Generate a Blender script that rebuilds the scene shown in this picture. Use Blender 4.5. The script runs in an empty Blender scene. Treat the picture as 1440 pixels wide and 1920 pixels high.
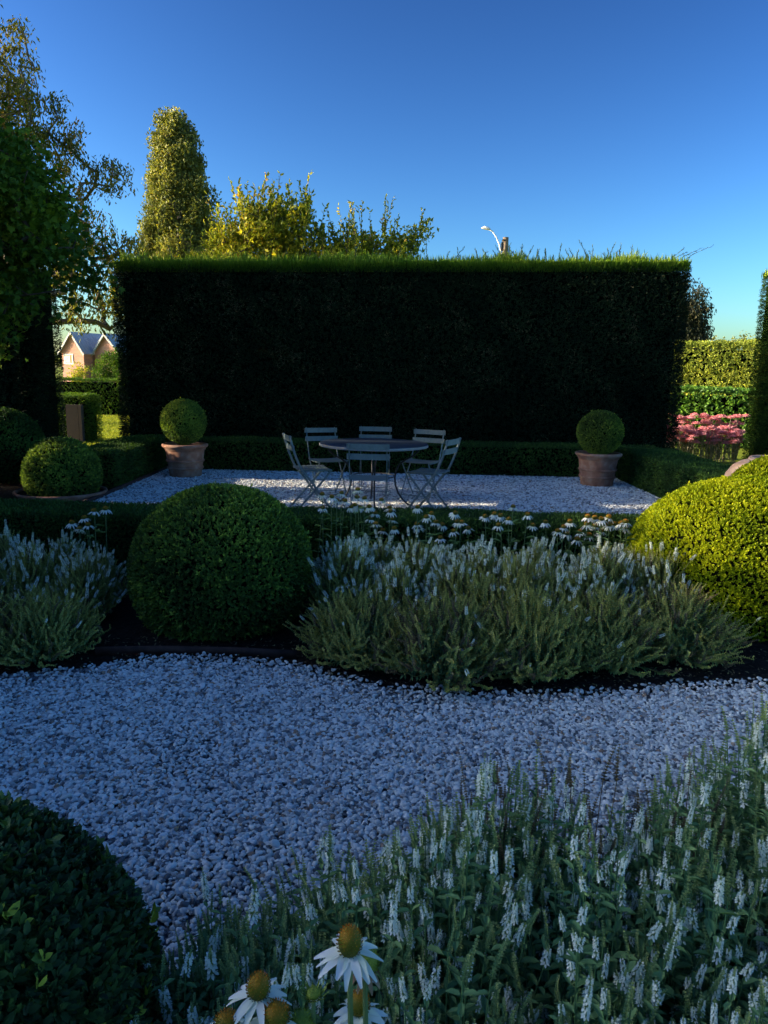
import bpy, math, random
import numpy as np
R = math.radians
rng = np.random.default_rng(7)
random.seed(7)
S = bpy.context.scene
COL = S.collection

# ------------------------------------------------------------------ camera
cam = bpy.data.cameras.new("camera"); camo = bpy.data.objects.new("camera", cam); COL.objects.link(camo)
cam.sensor_fit = 'VERTICAL'; cam.sensor_height = 36.0; cam.lens = 36.0*1386/1920
cam.clip_start = 0.05; cam.clip_end = 3000
camo.location = (0, 0, 1.5)
camo.rotation_mode = 'XYZ'
camo.rotation_euler = (R(90-10.62), 0, 0)
from mathutils import Matrix, Vector
camo.matrix_world = Matrix.Translation((0, 0, 1.5)) @ Matrix.Rotation(R(90-10.62), 4, 'X') @ Matrix.Rotation(R(1.2), 4, 'Z')
S.camera = camo

# ------------------------------------------------------------------ light
SUN_EL, SUN_AZ = 18.5, -92.5            # the sun stands low on the left, a touch behind the camera
W = bpy.data.worlds.new("World"); S.world = W; W.use_nodes = True
nt = W.node_tree; bg = nt.nodes['Background']
sk = nt.nodes.new('ShaderNodeTexSky'); sk.sky_type = 'NISHITA'; sk.sun_disc = False
sk.sun_elevation = R(SUN_EL); sk.sun_rotation = R(SUN_AZ); sk.air_density = 1.0; sk.dust_density = 1.2; sk.ozone_density = 3.6
gm = nt.nodes.new('ShaderNodeGamma'); gm.inputs['Gamma'].default_value = 2.1      # clear deep blue autumn sky
nt.links.new(sk.outputs[0], gm.inputs['Color']); tn = nt.nodes.new('ShaderNodeMix'); tn.data_type = 'RGBA'; tn.blend_type = 'MULTIPLY'; tn.inputs[0].default_value = 1.0; tn.inputs[7].default_value = (.68, .695, .62, 1)
nt.links.new(gm.outputs[0], tn.inputs[6]); nt.links.new(tn.outputs[2], bg.inputs[0]); bg.inputs[1].default_value = 0.050
sl = bpy.data.lights.new("sun", 'SUN'); sl.energy = 5.0; sl.angle = R(0.55); sl.color = (1.0, 0.86, 0.66)
so = bpy.data.objects.new("sun", sl); COL.objects.link(so)
d = Vector((-math.sin(R(SUN_AZ))*math.cos(R(SUN_EL)), -math.cos(R(SUN_AZ))*math.cos(R(SUN_EL)), -math.sin(R(SUN_EL))))
so.rotation_euler = d.to_track_quat('-Z', 'Y').to_euler(); so.location = (-20, -2, 12)
S.view_settings.view_transform = 'Standard'; S.view_settings.look = 'None'
S.view_settings.exposure = 0.8; S.view_settings.gamma = 1.0

# ------------------------------------------------------------------ materials
def newmat(name):
    m = bpy.data.materials.new(name); m.use_nodes = True
    n = m.node_tree; b = n.nodes['Principled BSDF']
    return m, n, b
def ramp(n, cols, src):
    r = n.nodes.new('ShaderNodeValToRGB'); e = r.color_ramp.elements
    while len(e) < len(cols): e.new(0.5)
    for i, (p, c) in enumerate(cols):
        e[i].position = p; e[i].color = (*c, 1)
    n.links.new(src, r.inputs[0]); return r
def leafmat(name, cols, trans=0.3, rough=0.5, spec=0.3, nscale=3.0):
    m, n, b = newmat(name)
    at = n.nodes.new('ShaderNodeAttribute'); at.attribute_name = 'rnd'
    no = n.nodes.new('ShaderNodeTexNoise'); no.inputs['Scale'].default_value = nscale; no.inputs['Detail'].default_value = 3
    tc = n.nodes.new('ShaderNodeTexCoord'); n.links.new(tc.outputs['Object'], no.inputs['Vector'])
    mx = n.nodes.new('ShaderNodeMath'); mx.operation = 'MULTIPLY_ADD'; mx.inputs[1].default_value = 0.9; mx.inputs[2].default_value = -0.45
    n.links.new(no.outputs[0], mx.inputs[0])
    ad = n.nodes.new('ShaderNodeMath'); ad.operation = 'ADD'; n.links.new(at.outputs['Fac'], ad.inputs[0]); n.links.new(mx.outputs[0], ad.inputs[1])
    r = ramp(n, cols, ad.outputs[0])
    n.links.new(r.outputs[0], b.inputs['Base Color'])
    b.inputs['Roughness'].default_value = rough; b.inputs['Specular IOR Level'].default_value = spec
    if trans > 0:
        tl = n.nodes.new('ShaderNodeBsdfTranslucent')
        hs = n.nodes.new('ShaderNodeMix'); hs.data_type = 'RGBA'; hs.blend_type = 'MULTIPLY'; hs.inputs[0].default_value = 1.0
        n.links.new(r.outputs[0], hs.inputs[6]); hs.inputs[7].default_value = (1.6, 1.5, 0.5, 1)
        n.links.new(hs.outputs[2], tl.inputs[0])
        ms = n.nodes.new('ShaderNodeMixShader'); ms.inputs[0].default_value = trans
        n.links.new(b.outputs[0], ms.inputs[1]); n.links.new(tl.outputs[0], ms.inputs[2])
        n.links.new(ms.outputs[0], n.nodes['Material Output'].inputs[0])
    return m
def solid(name, cols, scale=20, rough=0.6, metal=0, spec=0.5, bump=0.0, detail=5, coords='Object'):
    m, n, b = newmat(name)
    tc = n.nodes.new('ShaderNodeTexCoord'); no = n.nodes.new('ShaderNodeTexNoise')
    no.inputs['Scale'].default_value = scale; no.inputs['Detail'].default_value = detail
    n.links.new(tc.outputs[coords], no.inputs['Vector'])
    r = ramp(n, cols, no.outputs[0]); n.links.new(r.outputs[0], b.inputs['Base Color'])
    b.inputs['Roughness'].default_value = rough; b.inputs['Metallic'].default_value = metal; b.inputs['Specular IOR Level'].default_value = spec
    if bump:
        bp = n.nodes.new('ShaderNodeBump'); bp.inputs['Strength'].default_value = bump; bp.inputs['Distance'].default_value = 0.02
        n.links.new(no.outputs[0], bp.inputs['Height']); n.links.new(bp.outputs[0], b.inputs['Normal'])
    return m
M = {}
M['box'] = leafmat('box_leaves', [(0.0, (0.03283, 0.06371, 0.01847)), (.45, (0.07879, 0.1421, 0.03078)), (.8, (0.1806, 0.2818, 0.04309)), (1, (0.3283, 0.4167, 0.06156))], .25, .5, .1)
M['box_sunlit'] = leafmat('box_leaves_sunlit', [(0.0, (0.09892, 0.1531, 0.005132)), (.5, (0.2571, 0.3223, 0.007697)), (1, (0.4749, 0.4835, 0.01283))], .35, .45, .1)  # sunlit copy of the box leaves, warm sun put into the colour
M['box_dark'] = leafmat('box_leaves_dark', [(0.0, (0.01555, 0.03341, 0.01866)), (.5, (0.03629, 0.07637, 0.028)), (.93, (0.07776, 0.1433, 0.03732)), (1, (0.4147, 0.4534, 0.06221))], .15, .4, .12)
M['hedge_low'] = leafmat('low_hedge_leaves', [(0.0, (0.01958, 0.04137, 0.01428)), (.6, (0.04406, 0.09654, 0.02285)), (1, (0.1102, 0.1954, 0.03427))], .2, .5, .08)
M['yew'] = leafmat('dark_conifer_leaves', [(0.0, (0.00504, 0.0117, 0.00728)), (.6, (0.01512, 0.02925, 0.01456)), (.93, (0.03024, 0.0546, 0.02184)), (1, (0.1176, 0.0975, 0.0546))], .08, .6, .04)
M['yew_lit'] = leafmat('conifer_leaves_sunlit', [(0.0, (0.0088, 0.0198, 0.0042)), (.6, (0.0264, 0.0572, 0.0084)), (1, (0.066, 0.121, 0.0168))], .15, .6, .05)  # brighter copy of the hedge leaves, sunlight put into the colour
M['yew_tip'] = leafmat('conifer_fresh_shoots', [(0.0, (0.06048, 0.1212, 0.01536)), (.5, (0.1512, 0.2666, 0.02304)), (1, (0.3326, 0.4119, 0.0576))], .35, .5, .1)
M['yew_wisp'] = leafmat('conifer_wisps', [(0.0, (.05, .09, .05)), (1, (.12, .16, .10))], .2, .5, .1)
M['farhedge'] = leafmat('far_hedge_leaves', [(0.0, (0.024, 0.056, 0.0096)), (.5, (0.056, 0.12, 0.016)), (1, (0.128, 0.208, 0.024))], .3, .5, .1, 1.0)
M['ivy'] = leafmat('glossy_hedge_leaves', [(0.0, (0.04004, 0.1001, 0.0182)), (.5, (0.1001, 0.2202, 0.0273)), (1, (0.2002, 0.3604, 0.0546))], .25, .35, .3, 1.5)
M['gold'] = leafmat('golden_hedge_leaves', [(0.0, (0.09262, 0.1287, 0.02926)), (.5, (0.2409, 0.3003, 0.04876)), (1, (0.4446, 0.4719, 0.078))], .3, .6, .1, .8)
M['core'] = solid('shrub_core_shade', [(.3, (.002, .003, .002)), (.7, (.006, .008, .004))], 8, .95, spec=.0)  # near-black filler, shade between the leaves put into its colour
M['maple'] = leafmat('broad_dark_leaves', [(0.0, (0.02835, 0.06668, 0.01225)), (.5, (0.06237, 0.131, 0.0175)), (1, (0.1701, 0.262, 0.02624))], .3, .5, .1, .8)
M['walnut'] = leafmat('thin_olive_leaves', [(0.0, (0.06563, 0.07425, 0.021)), (.4, (0.1313, 0.1403, 0.03)), (.75, (0.2063, 0.198, 0.03)), (1, (0.3, 0.1485, 0.0525))], .35, .5, .12, .5)
M['poplar'] = leafmat('poplar_leaves', [(0.0, (0.0683, 0.08539, 0.02904)), (.5, (0.1594, 0.1803, 0.05082)), (1, (0.296, 0.2846, 0.08167))], .3, .45, .15, .5)
M['plum'] = leafmat('plum_leaves', [(0.0, (0.1031, 0.1406, 0.0225)), (.5, (0.2269, 0.2625, 0.02812)), (.85, (0.4125, 0.375, 0.0375)), (1, (0.5363, 0.3187, 0.075))], .4, .45, .15, .8)
M['gum'] = leafmat('grey_evergreen_leaves', [(0.0, (.02, .028, .016)), (.6, (.045, .052, .03)), (1, (.10, .085, .04))], .2, .5, .1, .4)
M['bark'] = solid('bark', [(.3, (.05, .037, .028)), (.7, (.13, .10, .08))], 14, .9, spec=.1, bump=.6)
M['bark_pale'] = solid('pale_bark', [(.3, (.12, .09, .065)), (.7, (.24, .19, .145))], 14, .9, spec=.1, bump=.6)
M['sal_leaf'] = leafmat('salvia_leaves', [(0.0, (0.08947, 0.1721, 0.06771)), (.5, (0.17, 0.2986, 0.1152)), (1, (0.3133, 0.4591, 0.1694))], .2, .6, .1, 6)
M['sal_bud'] = leafmat('salvia_calyx', [(0.0, (0.1547, 0.2418, 0.08979)), (.5, (0.2921, 0.3868, 0.1544)), (1, (0.5154, 0.5478, 0.2106))], .2, .6, .1, 5)
M['sal_old'] = leafmat('spent_salvia_calyx', [(0.0, (0.2958, 0.2304, 0.0903)), (.4, (0.3696, 0.398, 0.1161)), (.8, (0.5916, 0.5869, 0.1677)), (1, (0.7888, 0.6288, 0.2322))], .2, .7, .1, 4)
M['sal_brown'] = leafmat('dry_salvia_stems', [(0.0, (0.1032, 0.07948, 0.04739)), (.6, (0.2211, 0.1734, 0.09477)), (1, (0.3317, 0.3071, 0.1316))], .1, .8, .1, 4)
M['sal_white'] = leafmat('salvia_white_florets', [(0.0, (0.6325, 0.6957, 0.66)), (.5, (0.8349, 0.85, 0.814)), (1, (0.85, 0.85, 0.85))], .25, .6, .1, 5)
M['petal'] = leafmat('coneflower_petals', [(0.0, (0.682, 0.726, 0.638)), (.5, (0.836, 0.85, 0.814)), (1, (0.85, 0.85, 0.85))], .25, .55, .2, 20)
M['petal_dry'] = leafmat('dried_petals', [(0.0, (.16, .10, .07)), (1, (.36, .27, .18))], .2, .7, .1, 20)
M['cone'] = leafmat('coneflower_cone', [(0.0, (.05, .07, .010)), (.5, (.15, .13, .010)), (.75, (.36, .17, .010)), (1, (.62, .19, .015))], 0, .6, .2, 30)
M['cone_green'] = leafmat('green_cone', [(0.0, (.10, .15, .02)), (1, (.30, .36, .05))], 0, .6, .2, 30)
M['cf_stem'] = solid('coneflower_stem', [(.3, (.09, .15, .045)), (.7, (.15, .22, .08))], 30, .6)
M['sedum'] = leafmat('pink_sedum_heads', [(0.0, (0.575, 0.175, 0.2125)), (.5, (0.782, 0.3, 0.3375)), (1, (0.85, 0.475, 0.4625))], .1, .7, .1, 6)
M['sedum_leaf'] = leafmat('sedum_leaves', [(0.0, (0.072, 0.12, 0.048)), (1, (0.192, 0.264, 0.108))], .2, .6, .1, 6)
M['sedum_stem'] = solid('sedum_stem', [(.3, (.20, .17, .10)), (.7, (.36, .30, .20))], 30, .7)
M['lawn'] = solid('lawn_grass', [(.25, (.12, .15, .015)), (.55, (.20, .24, .022)), (.8, (.28, .31, .035))], 3, .9, spec=.1, bump=.8, detail=12)
M['lawn_blade'] = leafmat('lawn_blades', [(0.0, (.14, .18, .02)), (.5, (.24, .28, .03)), (1, (.34, .36, .05))], .3, .6, .1, 2)
M['soil'] = solid('bark_mulch_soil', [(.3, (.008, .006, .005)), (.6, (.025, .018, .014)), (.8, (.06, .045, .035))], 45, .95, spec=.1, bump=1.0, detail=10)
M['grit'] = solid('gravel_bed', [(.35, (.05, .052, .058)), (.5, (.14, .145, .16)), (.65, (.34, .35, .37))], 60, .9, spec=.2, bump=.8, detail=8)
M['steel'] = solid('rusted_steel_edging', [(.3, (.035, .018, .014)), (.7, (.085, .045, .035))], 18, .75, spec=.3)
M['terra'] = solid('weathered_terracotta', [(.25, (.20, .095, .06)), (.5, (.33, .165, .105)), (.72, (.42, .27, .19))], 9, .85, spec=.15, bump=.25, detail=9)
M['terra_pale'] = solid('pale_terracotta', [(.25, (.36, .22, .15)), (.7, (.50, .34, .25))], 9, .85, spec=.15, bump=.2, detail=8)
M['chair'] = solid('sage_painted_steel', [(.3, (.12, .165, .16)), (.7, (.17, .215, .205))], 30, .45, spec=.4)
M['tabletop'] = solid('sky_tinted_table_top', [(.3, (.022, .032, .045)), (.7, (.035, .048, .062))], 6, .42, spec=.3)  # dark blue of the reflected sky put into the base colour
M['tablerim'] = solid('grey_painted_table_edge', [(.3, (.26, .27, .27)), (.7, (.34, .35, .35))], 20, .5)
M['iron'] = solid('black_wrought_iron', [(.3, (.012, .013, .016)), (.7, (.025, .026, .03))], 30, .5, spec=.4)
M['wood'] = solid('weathered_pole_wood', [(.3, (.11, .08, .055)), (.7, (.24, .18, .13))], 7, .9, bump=.5)
M['brownpost'] = solid('brown_painted_timber', [(.3, (.012, .007, .005)), (.7, (.022, .012, .009))], 12, .8)
M['white'] = solid('white_painted_metal', [(.3, (.70, .72, .74)), (.7, (.80, .81, .82))], 10, .5)
M['glass'] = solid('window_glass', [(.3, (.03, .04, .05)), (.7, (.05, .06, .08))], 3, .1, spec=.8)
def boards(name, c0, c1, axis, period, metal=False):
    m, n, b = newmat(name)
    tc = n.nodes.new('ShaderNodeTexCoord'); sp = n.nodes.new('ShaderNodeSeparateXYZ'); n.links.new(tc.outputs['Object'], sp.inputs[0])
    ml = n.nodes.new('ShaderNodeMath'); ml.operation = 'MULTIPLY'; ml.inputs[1].default_value = 1/period; n.links.new(sp.outputs[axis], ml.inputs[0])
    fr = n.nodes.new('ShaderNodeMath'); fr.operation = 'FRACT'; n.links.new(ml.outputs[0], fr.inputs[0])
    if metal:
        sn = n.nodes.new('ShaderNodeMath'); sn.operation = 'PINGPONG'; sn.inputs[1].default_value = .5; n.links.new(fr.outputs[0], sn.inputs[0]); h = sn.outputs[0]
    else: h = fr.outputs[0]
    no = n.nodes.new('ShaderNodeTexNoise'); no.inputs['Scale'].default_value = 1.3; n.links.new(tc.outputs['Object'], no.inputs['Vector'])
    r = ramp(n, [(.3, c0), (.7, c1)], no.outputs[0]); n.links.new(r.outputs[0], b.inputs['Base Color'])
    bp = n.nodes.new('ShaderNodeBump'); bp.inputs['Strength'].default_value = 1.0; bp.inputs['Distance'].default_value = .05
    n.links.new(h, bp.inputs['Height']); n.links.new(bp.outputs[0], b.inputs['Normal']); b.inputs['Roughness'].default_value = .6
    return m
M['pinkwall'] = boards('salmon_weatherboards', (.36, .17, .12), (.44, .22, .16), 2, .28)
M['roof'] = boards('corrugated_steel_roof', (.34, .35, .37), (.44, .45, .47), 1, .35, True)

# ------------------------------------------------------------------ mesh helpers
class MB:
    def __init__(s): s.v = []; s.f = []; s.m = []; s.r = []; s.n = 0
    def add(s, v, f, mat=0, r=0.5):
        v = np.asarray(v, np.float32).reshape(-1, 3); f = np.asarray(f, np.int64)
        if len(v) == 0: return
        s.v.append(v); s.f.append(f+s.n); s.m.append(np.full(len(f), mat, np.int32))
        rr = np.asarray(r, np.float32); s.r.append(np.full(len(v), rr, np.float32) if rr.ndim == 0 else rr); s.n += len(v)
    def build(s, name, mats, parent=None, smooth=True, loc=None):
        V = np.concatenate(s.v); me = bpy.data.meshes.new(name)
        me.vertices.add(len(V)); me.vertices.foreach_set('co', V.ravel())
        tot = np.concatenate([np.full(len(f), f.shape[1]) for f in s.f]); li = np.concatenate([f.ravel() for f in s.f])
        st = np.concatenate([[0], np.cumsum(tot)[:-1]])
        me.loops.add(len(li)); me.loops.foreach_set('vertex_index', li.astype(np.int32))
        me.polygons.add(len(tot)); me.polygons.foreach_set('loop_start', st.astype(np.int32)); me.polygons.foreach_set('loop_total', tot.astype(np.int32))
        me.polygons.foreach_set('material_index', np.concatenate(s.m)); me.polygons.foreach_set('use_smooth', np.full(len(tot), smooth))
        a = me.attributes.new('rnd', 'FLOAT', 'POINT'); a.data.foreach_set('value', np.concatenate(s.r))
        for k in (mats if isinstance(mats, (list, tuple)) else [mats]): me.materials.append(M[k])
        me.update(calc_edges=True); me.validate()
        o = bpy.data.objects.new(name, me); COL.objects.link(o)
        if parent: o.parent = parent
        if loc is not None: o.location = loc
        return o
def norm(a): return a/np.maximum(np.linalg.norm(a, axis=-1, keepdims=True), 1e-9)
def rdir(n): return norm(rng.normal(size=(n, 3)))
def leaves(mb, p, d, n, L, Wd, mat=0, r=None, fold=.25, droop=.08, low=False):
    p = np.asarray(p); N = len(p); d = norm(d); sdir = norm(np.cross(d, n)); n = norm(np.cross(sdir, d))
    L = np.broadcast_to(np.asarray(L, float), (N,))[:, None]; Wd = np.broadcast_to(np.asarray(Wd, float), (N,))[:, None]
    if r is None: r = rng.random(N)
    tip = p+d*L-n*droop*L
    if low:
        v = np.stack([p, p+d*L*.5+sdir*Wd*.5+n*fold*Wd*.5, tip, p+d*L*.5-sdir*Wd*.5+n*fold*Wd*.5], 1).reshape(-1, 3)
        b = np.arange(N)[:, None]*4; f = np.concatenate([b+[0, 1, 2], b+[0, 2, 3]])
        mb.add(v, f, mat, np.repeat(r, 4)); return
    v = np.stack([p, p+d*L*.28+sdir*Wd*.42+n*fold*Wd*.5, p+d*L*.68+sdir*Wd*.42+n*(fold*Wd*.5-droop*.3*L), tip,
                  p+d*L*.68-sdir*Wd*.42+n*(fold*Wd*.5-droop*.3*L), p+d*L*.28-sdir*Wd*.42+n*fold*Wd*.5], 1).reshape(-1, 3)
    b = np.arange(N)[:, None]*6
    mb.add(v, np.concatenate([b+[0, 1, 2, 3], b+[0, 3, 4, 5]]), mat, np.repeat(r, 6))
LOBES = np.array([(0, 0), (.30, .16), (.52, .10), (.36, .38), (.58, .62), (.26, .62), (0, 1.0), (-.26, .62), (-.58, .62), (-.36, .38), (-.52, .10), (-.30, .16)])
def lobed(mb, p, d, n, L, mat=0, r=None):
    p = np.asarray(p); N = len(p); d = norm(d); sdir = norm(np.cross(d, n)); n = norm(np.cross(sdir, d)); K = len(LOBES)
    L = np.broadcast_to(np.asarray(L, float), (N,))[:, None, None]
    if r is None: r = rng.random(N)
    x = LOBES[None, :, 0:1]; y = LOBES[None, :, 1:2]
    v = p[:, None]+L*(sdir[:, None]*x+d[:, None]*y+n[:, None]*(np.abs(x)*.35-y*y*.2))
    c = (p[:, None]+L*(d[:, None]*.38))
    v = np.concatenate([v, c], 1).reshape(-1, 3); b = np.arange(N)[:, None]*(K+1)
    f = np.concatenate([b+[K, i, (i+1) % K] for i in range(K)])
    mb.add(v, f, mat, np.repeat(r, K+1))
def tube(mb, path, rad, sides=6, mat=0, r=.5, cap=True):
    P = np.asarray(path, float); K = len(P); rad = np.broadcast_to(np.asarray(rad, float), (K,))
    t = norm(np.gradient(P, axis=0)); up = np.array([0, 0, 1.]) if abs(t[0][2]) < .9 else np.array([1., 0, 0])
    a = norm(np.cross(t, up)); 
    for i in range(1, K):
        if np.dot(a[i], a[i-1]) < 0: a[i] = -a[i]
    b = np.cross(t, a); an = np.arange(sides)*2*np.pi/sides
    v = (P[:, None]+rad[:, None, None]*(a[:, None]*np.cos(an)[None, :, None]+b[:, None]*np.sin(an)[None, :, None])).reshape(-1, 3)
    f = []
    for i in range(K-1):
        for j in range(sides):
            k = (j+1) % sides; f.append((i*sides+j, i*sides+k, (i+1)*sides+k, (i+1)*sides+j))
    mb.add(v, f, mat, r)
    if cap:
        for q, s in ((0, 1), (K-1, -1)):
            vv = v.reshape(K, sides, 3)[q]; mb.add(vv, [list(range(sides))[::-s]], mat, r)
def frusta(mb, A, B, ra, rb, sides=5, mat=0):
    A = np.asarray(A); B = np.asarray(B); N = len(A); t = norm(B-A); h = np.where(np.abs(t[:, 2:3]) < .9, [[0, 0, 1.]], [[1., 0, 0]])
    a = norm(np.cross(t, h)); b = np.cross(t, a); an = np.arange(sides)*2*np.pi/sides
    ring = a[:, None]*np.cos(an)[None, :, None]+b[:, None]*np.sin(an)[None, :, None]
    v = np.concatenate([A[:, None]+ring*np.asarray(ra)[:, None, None], B[:, None]+ring*np.asarray(rb)[:, None, None]], 1).reshape(-1, 3)
    base = np.arange(N)[:, None]*2*sides
    f = np.concatenate([base+[j, (j+1) % sides, sides+(j+1) % sides, sides+j] for j in range(sides)])
    mb.add(v, f, mat, .5)
def box(mb, c, s, mat=0, rot=None):
    c = np.array(c, float); h = np.array(s, float)/2
    v = np.array([(x, y, z) for x in (-1, 1) for y in (-1, 1) for z in (-1, 1)])*h
    if rot is not None: v = v @ np.array(rot).T
    mb.add(v+c, [(0, 1, 3, 2), (4, 6, 7, 5), (0, 4, 5, 1), (2, 3, 7, 6), (0, 2, 6, 4), (1, 5, 7, 3)], mat)
def flatbar(mb, path, w, t, side=(1, 0, 0), mat=0):
    """a flat steel bar: width w across the path's bending plane normal x path, thickness t along side"""
    P = np.asarray(path, float); K = len(P); tg = norm(np.gradient(P, axis=0)); sd = norm(np.array(side, float))
    wd = norm(np.cross(tg, sd)); v = np.stack([P+wd*w/2+sd*t/2, P+wd*w/2-sd*t/2, P-wd*w/2-sd*t/2, P-wd*w/2+sd*t/2], 1).reshape(-1, 3)
    f = [(i*4+j, i*4+(j+1) % 4, i*4+4+(j+1) % 4, i*4+4+j) for i in range(K-1) for j in range(4)]+[(3, 2, 1, 0), tuple(K*4-4+j for j in range(4))]
    mb.add(v, f, mat)
def lathe(mb, prof, sides=40, mat=0, c=(0, 0, 0), closed=False):
    prof = np.array(prof, float); K = len(prof); an = np.arange(sides)*2*np.pi/sides
    v = np.stack([prof[:, None, 0]*np.cos(an), prof[:, None, 0]*np.sin(an), np.repeat(prof[:, 1:2], sides, 1)], -1).reshape(-1, 3)+np.array(c)
    f = [(i*sides+j, i*sides+(j+1) % sides, (i+1)*sides+(j+1) % sides, (i+1)*sides+j) for i in range(K-1) for j in range(sides)]
    mb.add(v, f, mat)
def bez(p0, p1, p2, n=6):
    t = np.linspace(0, 1, n)[:, None]; return (1-t)**2*np.array(p0)+2*t*(1-t)*np.array(p1)+t*t*np.array(p2)
_nf = rng.normal(size=(14, 3)); _np = rng.random(14)*6.28
def noise(p, scale):
    q = p*scale; out = 0
    for i in range(14): out = out+np.sin(q@_nf[i]+_np[i])
    return out/6
def empty(name, loc, rz=0):
    o = bpy.data.objects.new(name, None); COL.objects.link(o); o.location = loc; o.rotation_euler = (0, 0, rz); o.empty_display_size = .2; return o
def pivot(o, x, y, deg):
    a = R(deg); o.rotation_euler = (0, 0, a); o.location = (x-(x*math.cos(a)-y*math.sin(a)), y-(x*math.sin(a)+y*math.cos(a)), 0); return o
def tag(o, label, cat=None, group=None, kind=None):
    if label: o['label'] = label
    if cat: o['category'] = cat
    if group: o['group'] = group
    if kind: o['kind'] = kind
    return o
def copy_tree(o, parent=None):
    c = o.copy(); COL.objects.link(c); c.parent = parent
    for ch in list(o.children): copy_tree(ch, c)
    return c
def struct(o): o['kind'] = 'structure'; return o

# ------------------------------------------------------------------ shrub helpers
def sprays(mb, p, nrm, L, k=6, mat=0, up=.35, spread=.9, shape=.55, rnd=None, low=False, twig=.8):
    """short leafy shoots: k leaves around each outward twig"""
    N = len(p); sd = norm(nrm+rdir(N)*.35+np.array([0, 0, up]))
    base = np.repeat(p, k, 0); sdk = np.repeat(sd, k, 0); t = np.tile(np.linspace(0, 1, k), N)[:, None]
    base = base+sdk*t*L*twig; side = norm(np.cross(sdk, rdir(N*k)))
    d = sdk*(.45+.5*t)+side*spread*(1.1-.5*t)
    rr = np.repeat(rng.random(N) if rnd is None else rnd, k)*.75+rng.random(N*k)*.15+t[:, 0]*.15
    Ls = L*(.7+.5*rng.random(N*k)); leaves(mb, base, d, sdk+rdir(N*k)*.3, Ls, Ls*shape, mat, np.clip(rr, 0, 1), low=low)
def ball(name, c, rx, rz, L, N, mat, label, cat='topiary ball', flat=.0, seed=0, group=None, lump=.02, k=6, zmin=None, keep=None, top=0.):
    mb = MB(); c = np.array(c, float)
    u = rdir(int(N*1.0)); 
    if keep is not None: u = u[keep(u)]
    rad = 1+lump*noise(u+seed, 2.2)+lump*.5*noise(u+seed, 7)
    sq = np.array([rx, rx, rz]); e = 1.0
    p = u*sq*rad[:, None]
    ln = norm(u/sq)
    ok = p[:, 2]+c[2] > (0.01 if zmin is None else zmin)
    p, ln = p[ok], ln[ok]
    p = p-ln*(rng.random(len(p))**1.5*L*1.6)[:, None]
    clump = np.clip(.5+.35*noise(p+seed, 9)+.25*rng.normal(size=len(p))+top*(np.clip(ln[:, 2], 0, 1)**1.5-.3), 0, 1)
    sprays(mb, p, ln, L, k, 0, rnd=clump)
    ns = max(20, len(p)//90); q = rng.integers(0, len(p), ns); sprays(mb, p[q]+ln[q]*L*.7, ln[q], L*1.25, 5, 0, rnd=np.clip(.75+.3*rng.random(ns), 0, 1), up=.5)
    # dark filler core, shade inside the leaves put into its colour
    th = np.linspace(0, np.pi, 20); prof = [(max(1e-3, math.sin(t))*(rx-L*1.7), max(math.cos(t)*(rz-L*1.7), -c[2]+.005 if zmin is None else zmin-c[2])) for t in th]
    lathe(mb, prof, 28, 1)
    o = mb.build(name, [mat, 'core'], loc=c); return tag(o, label, cat, group)
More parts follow.
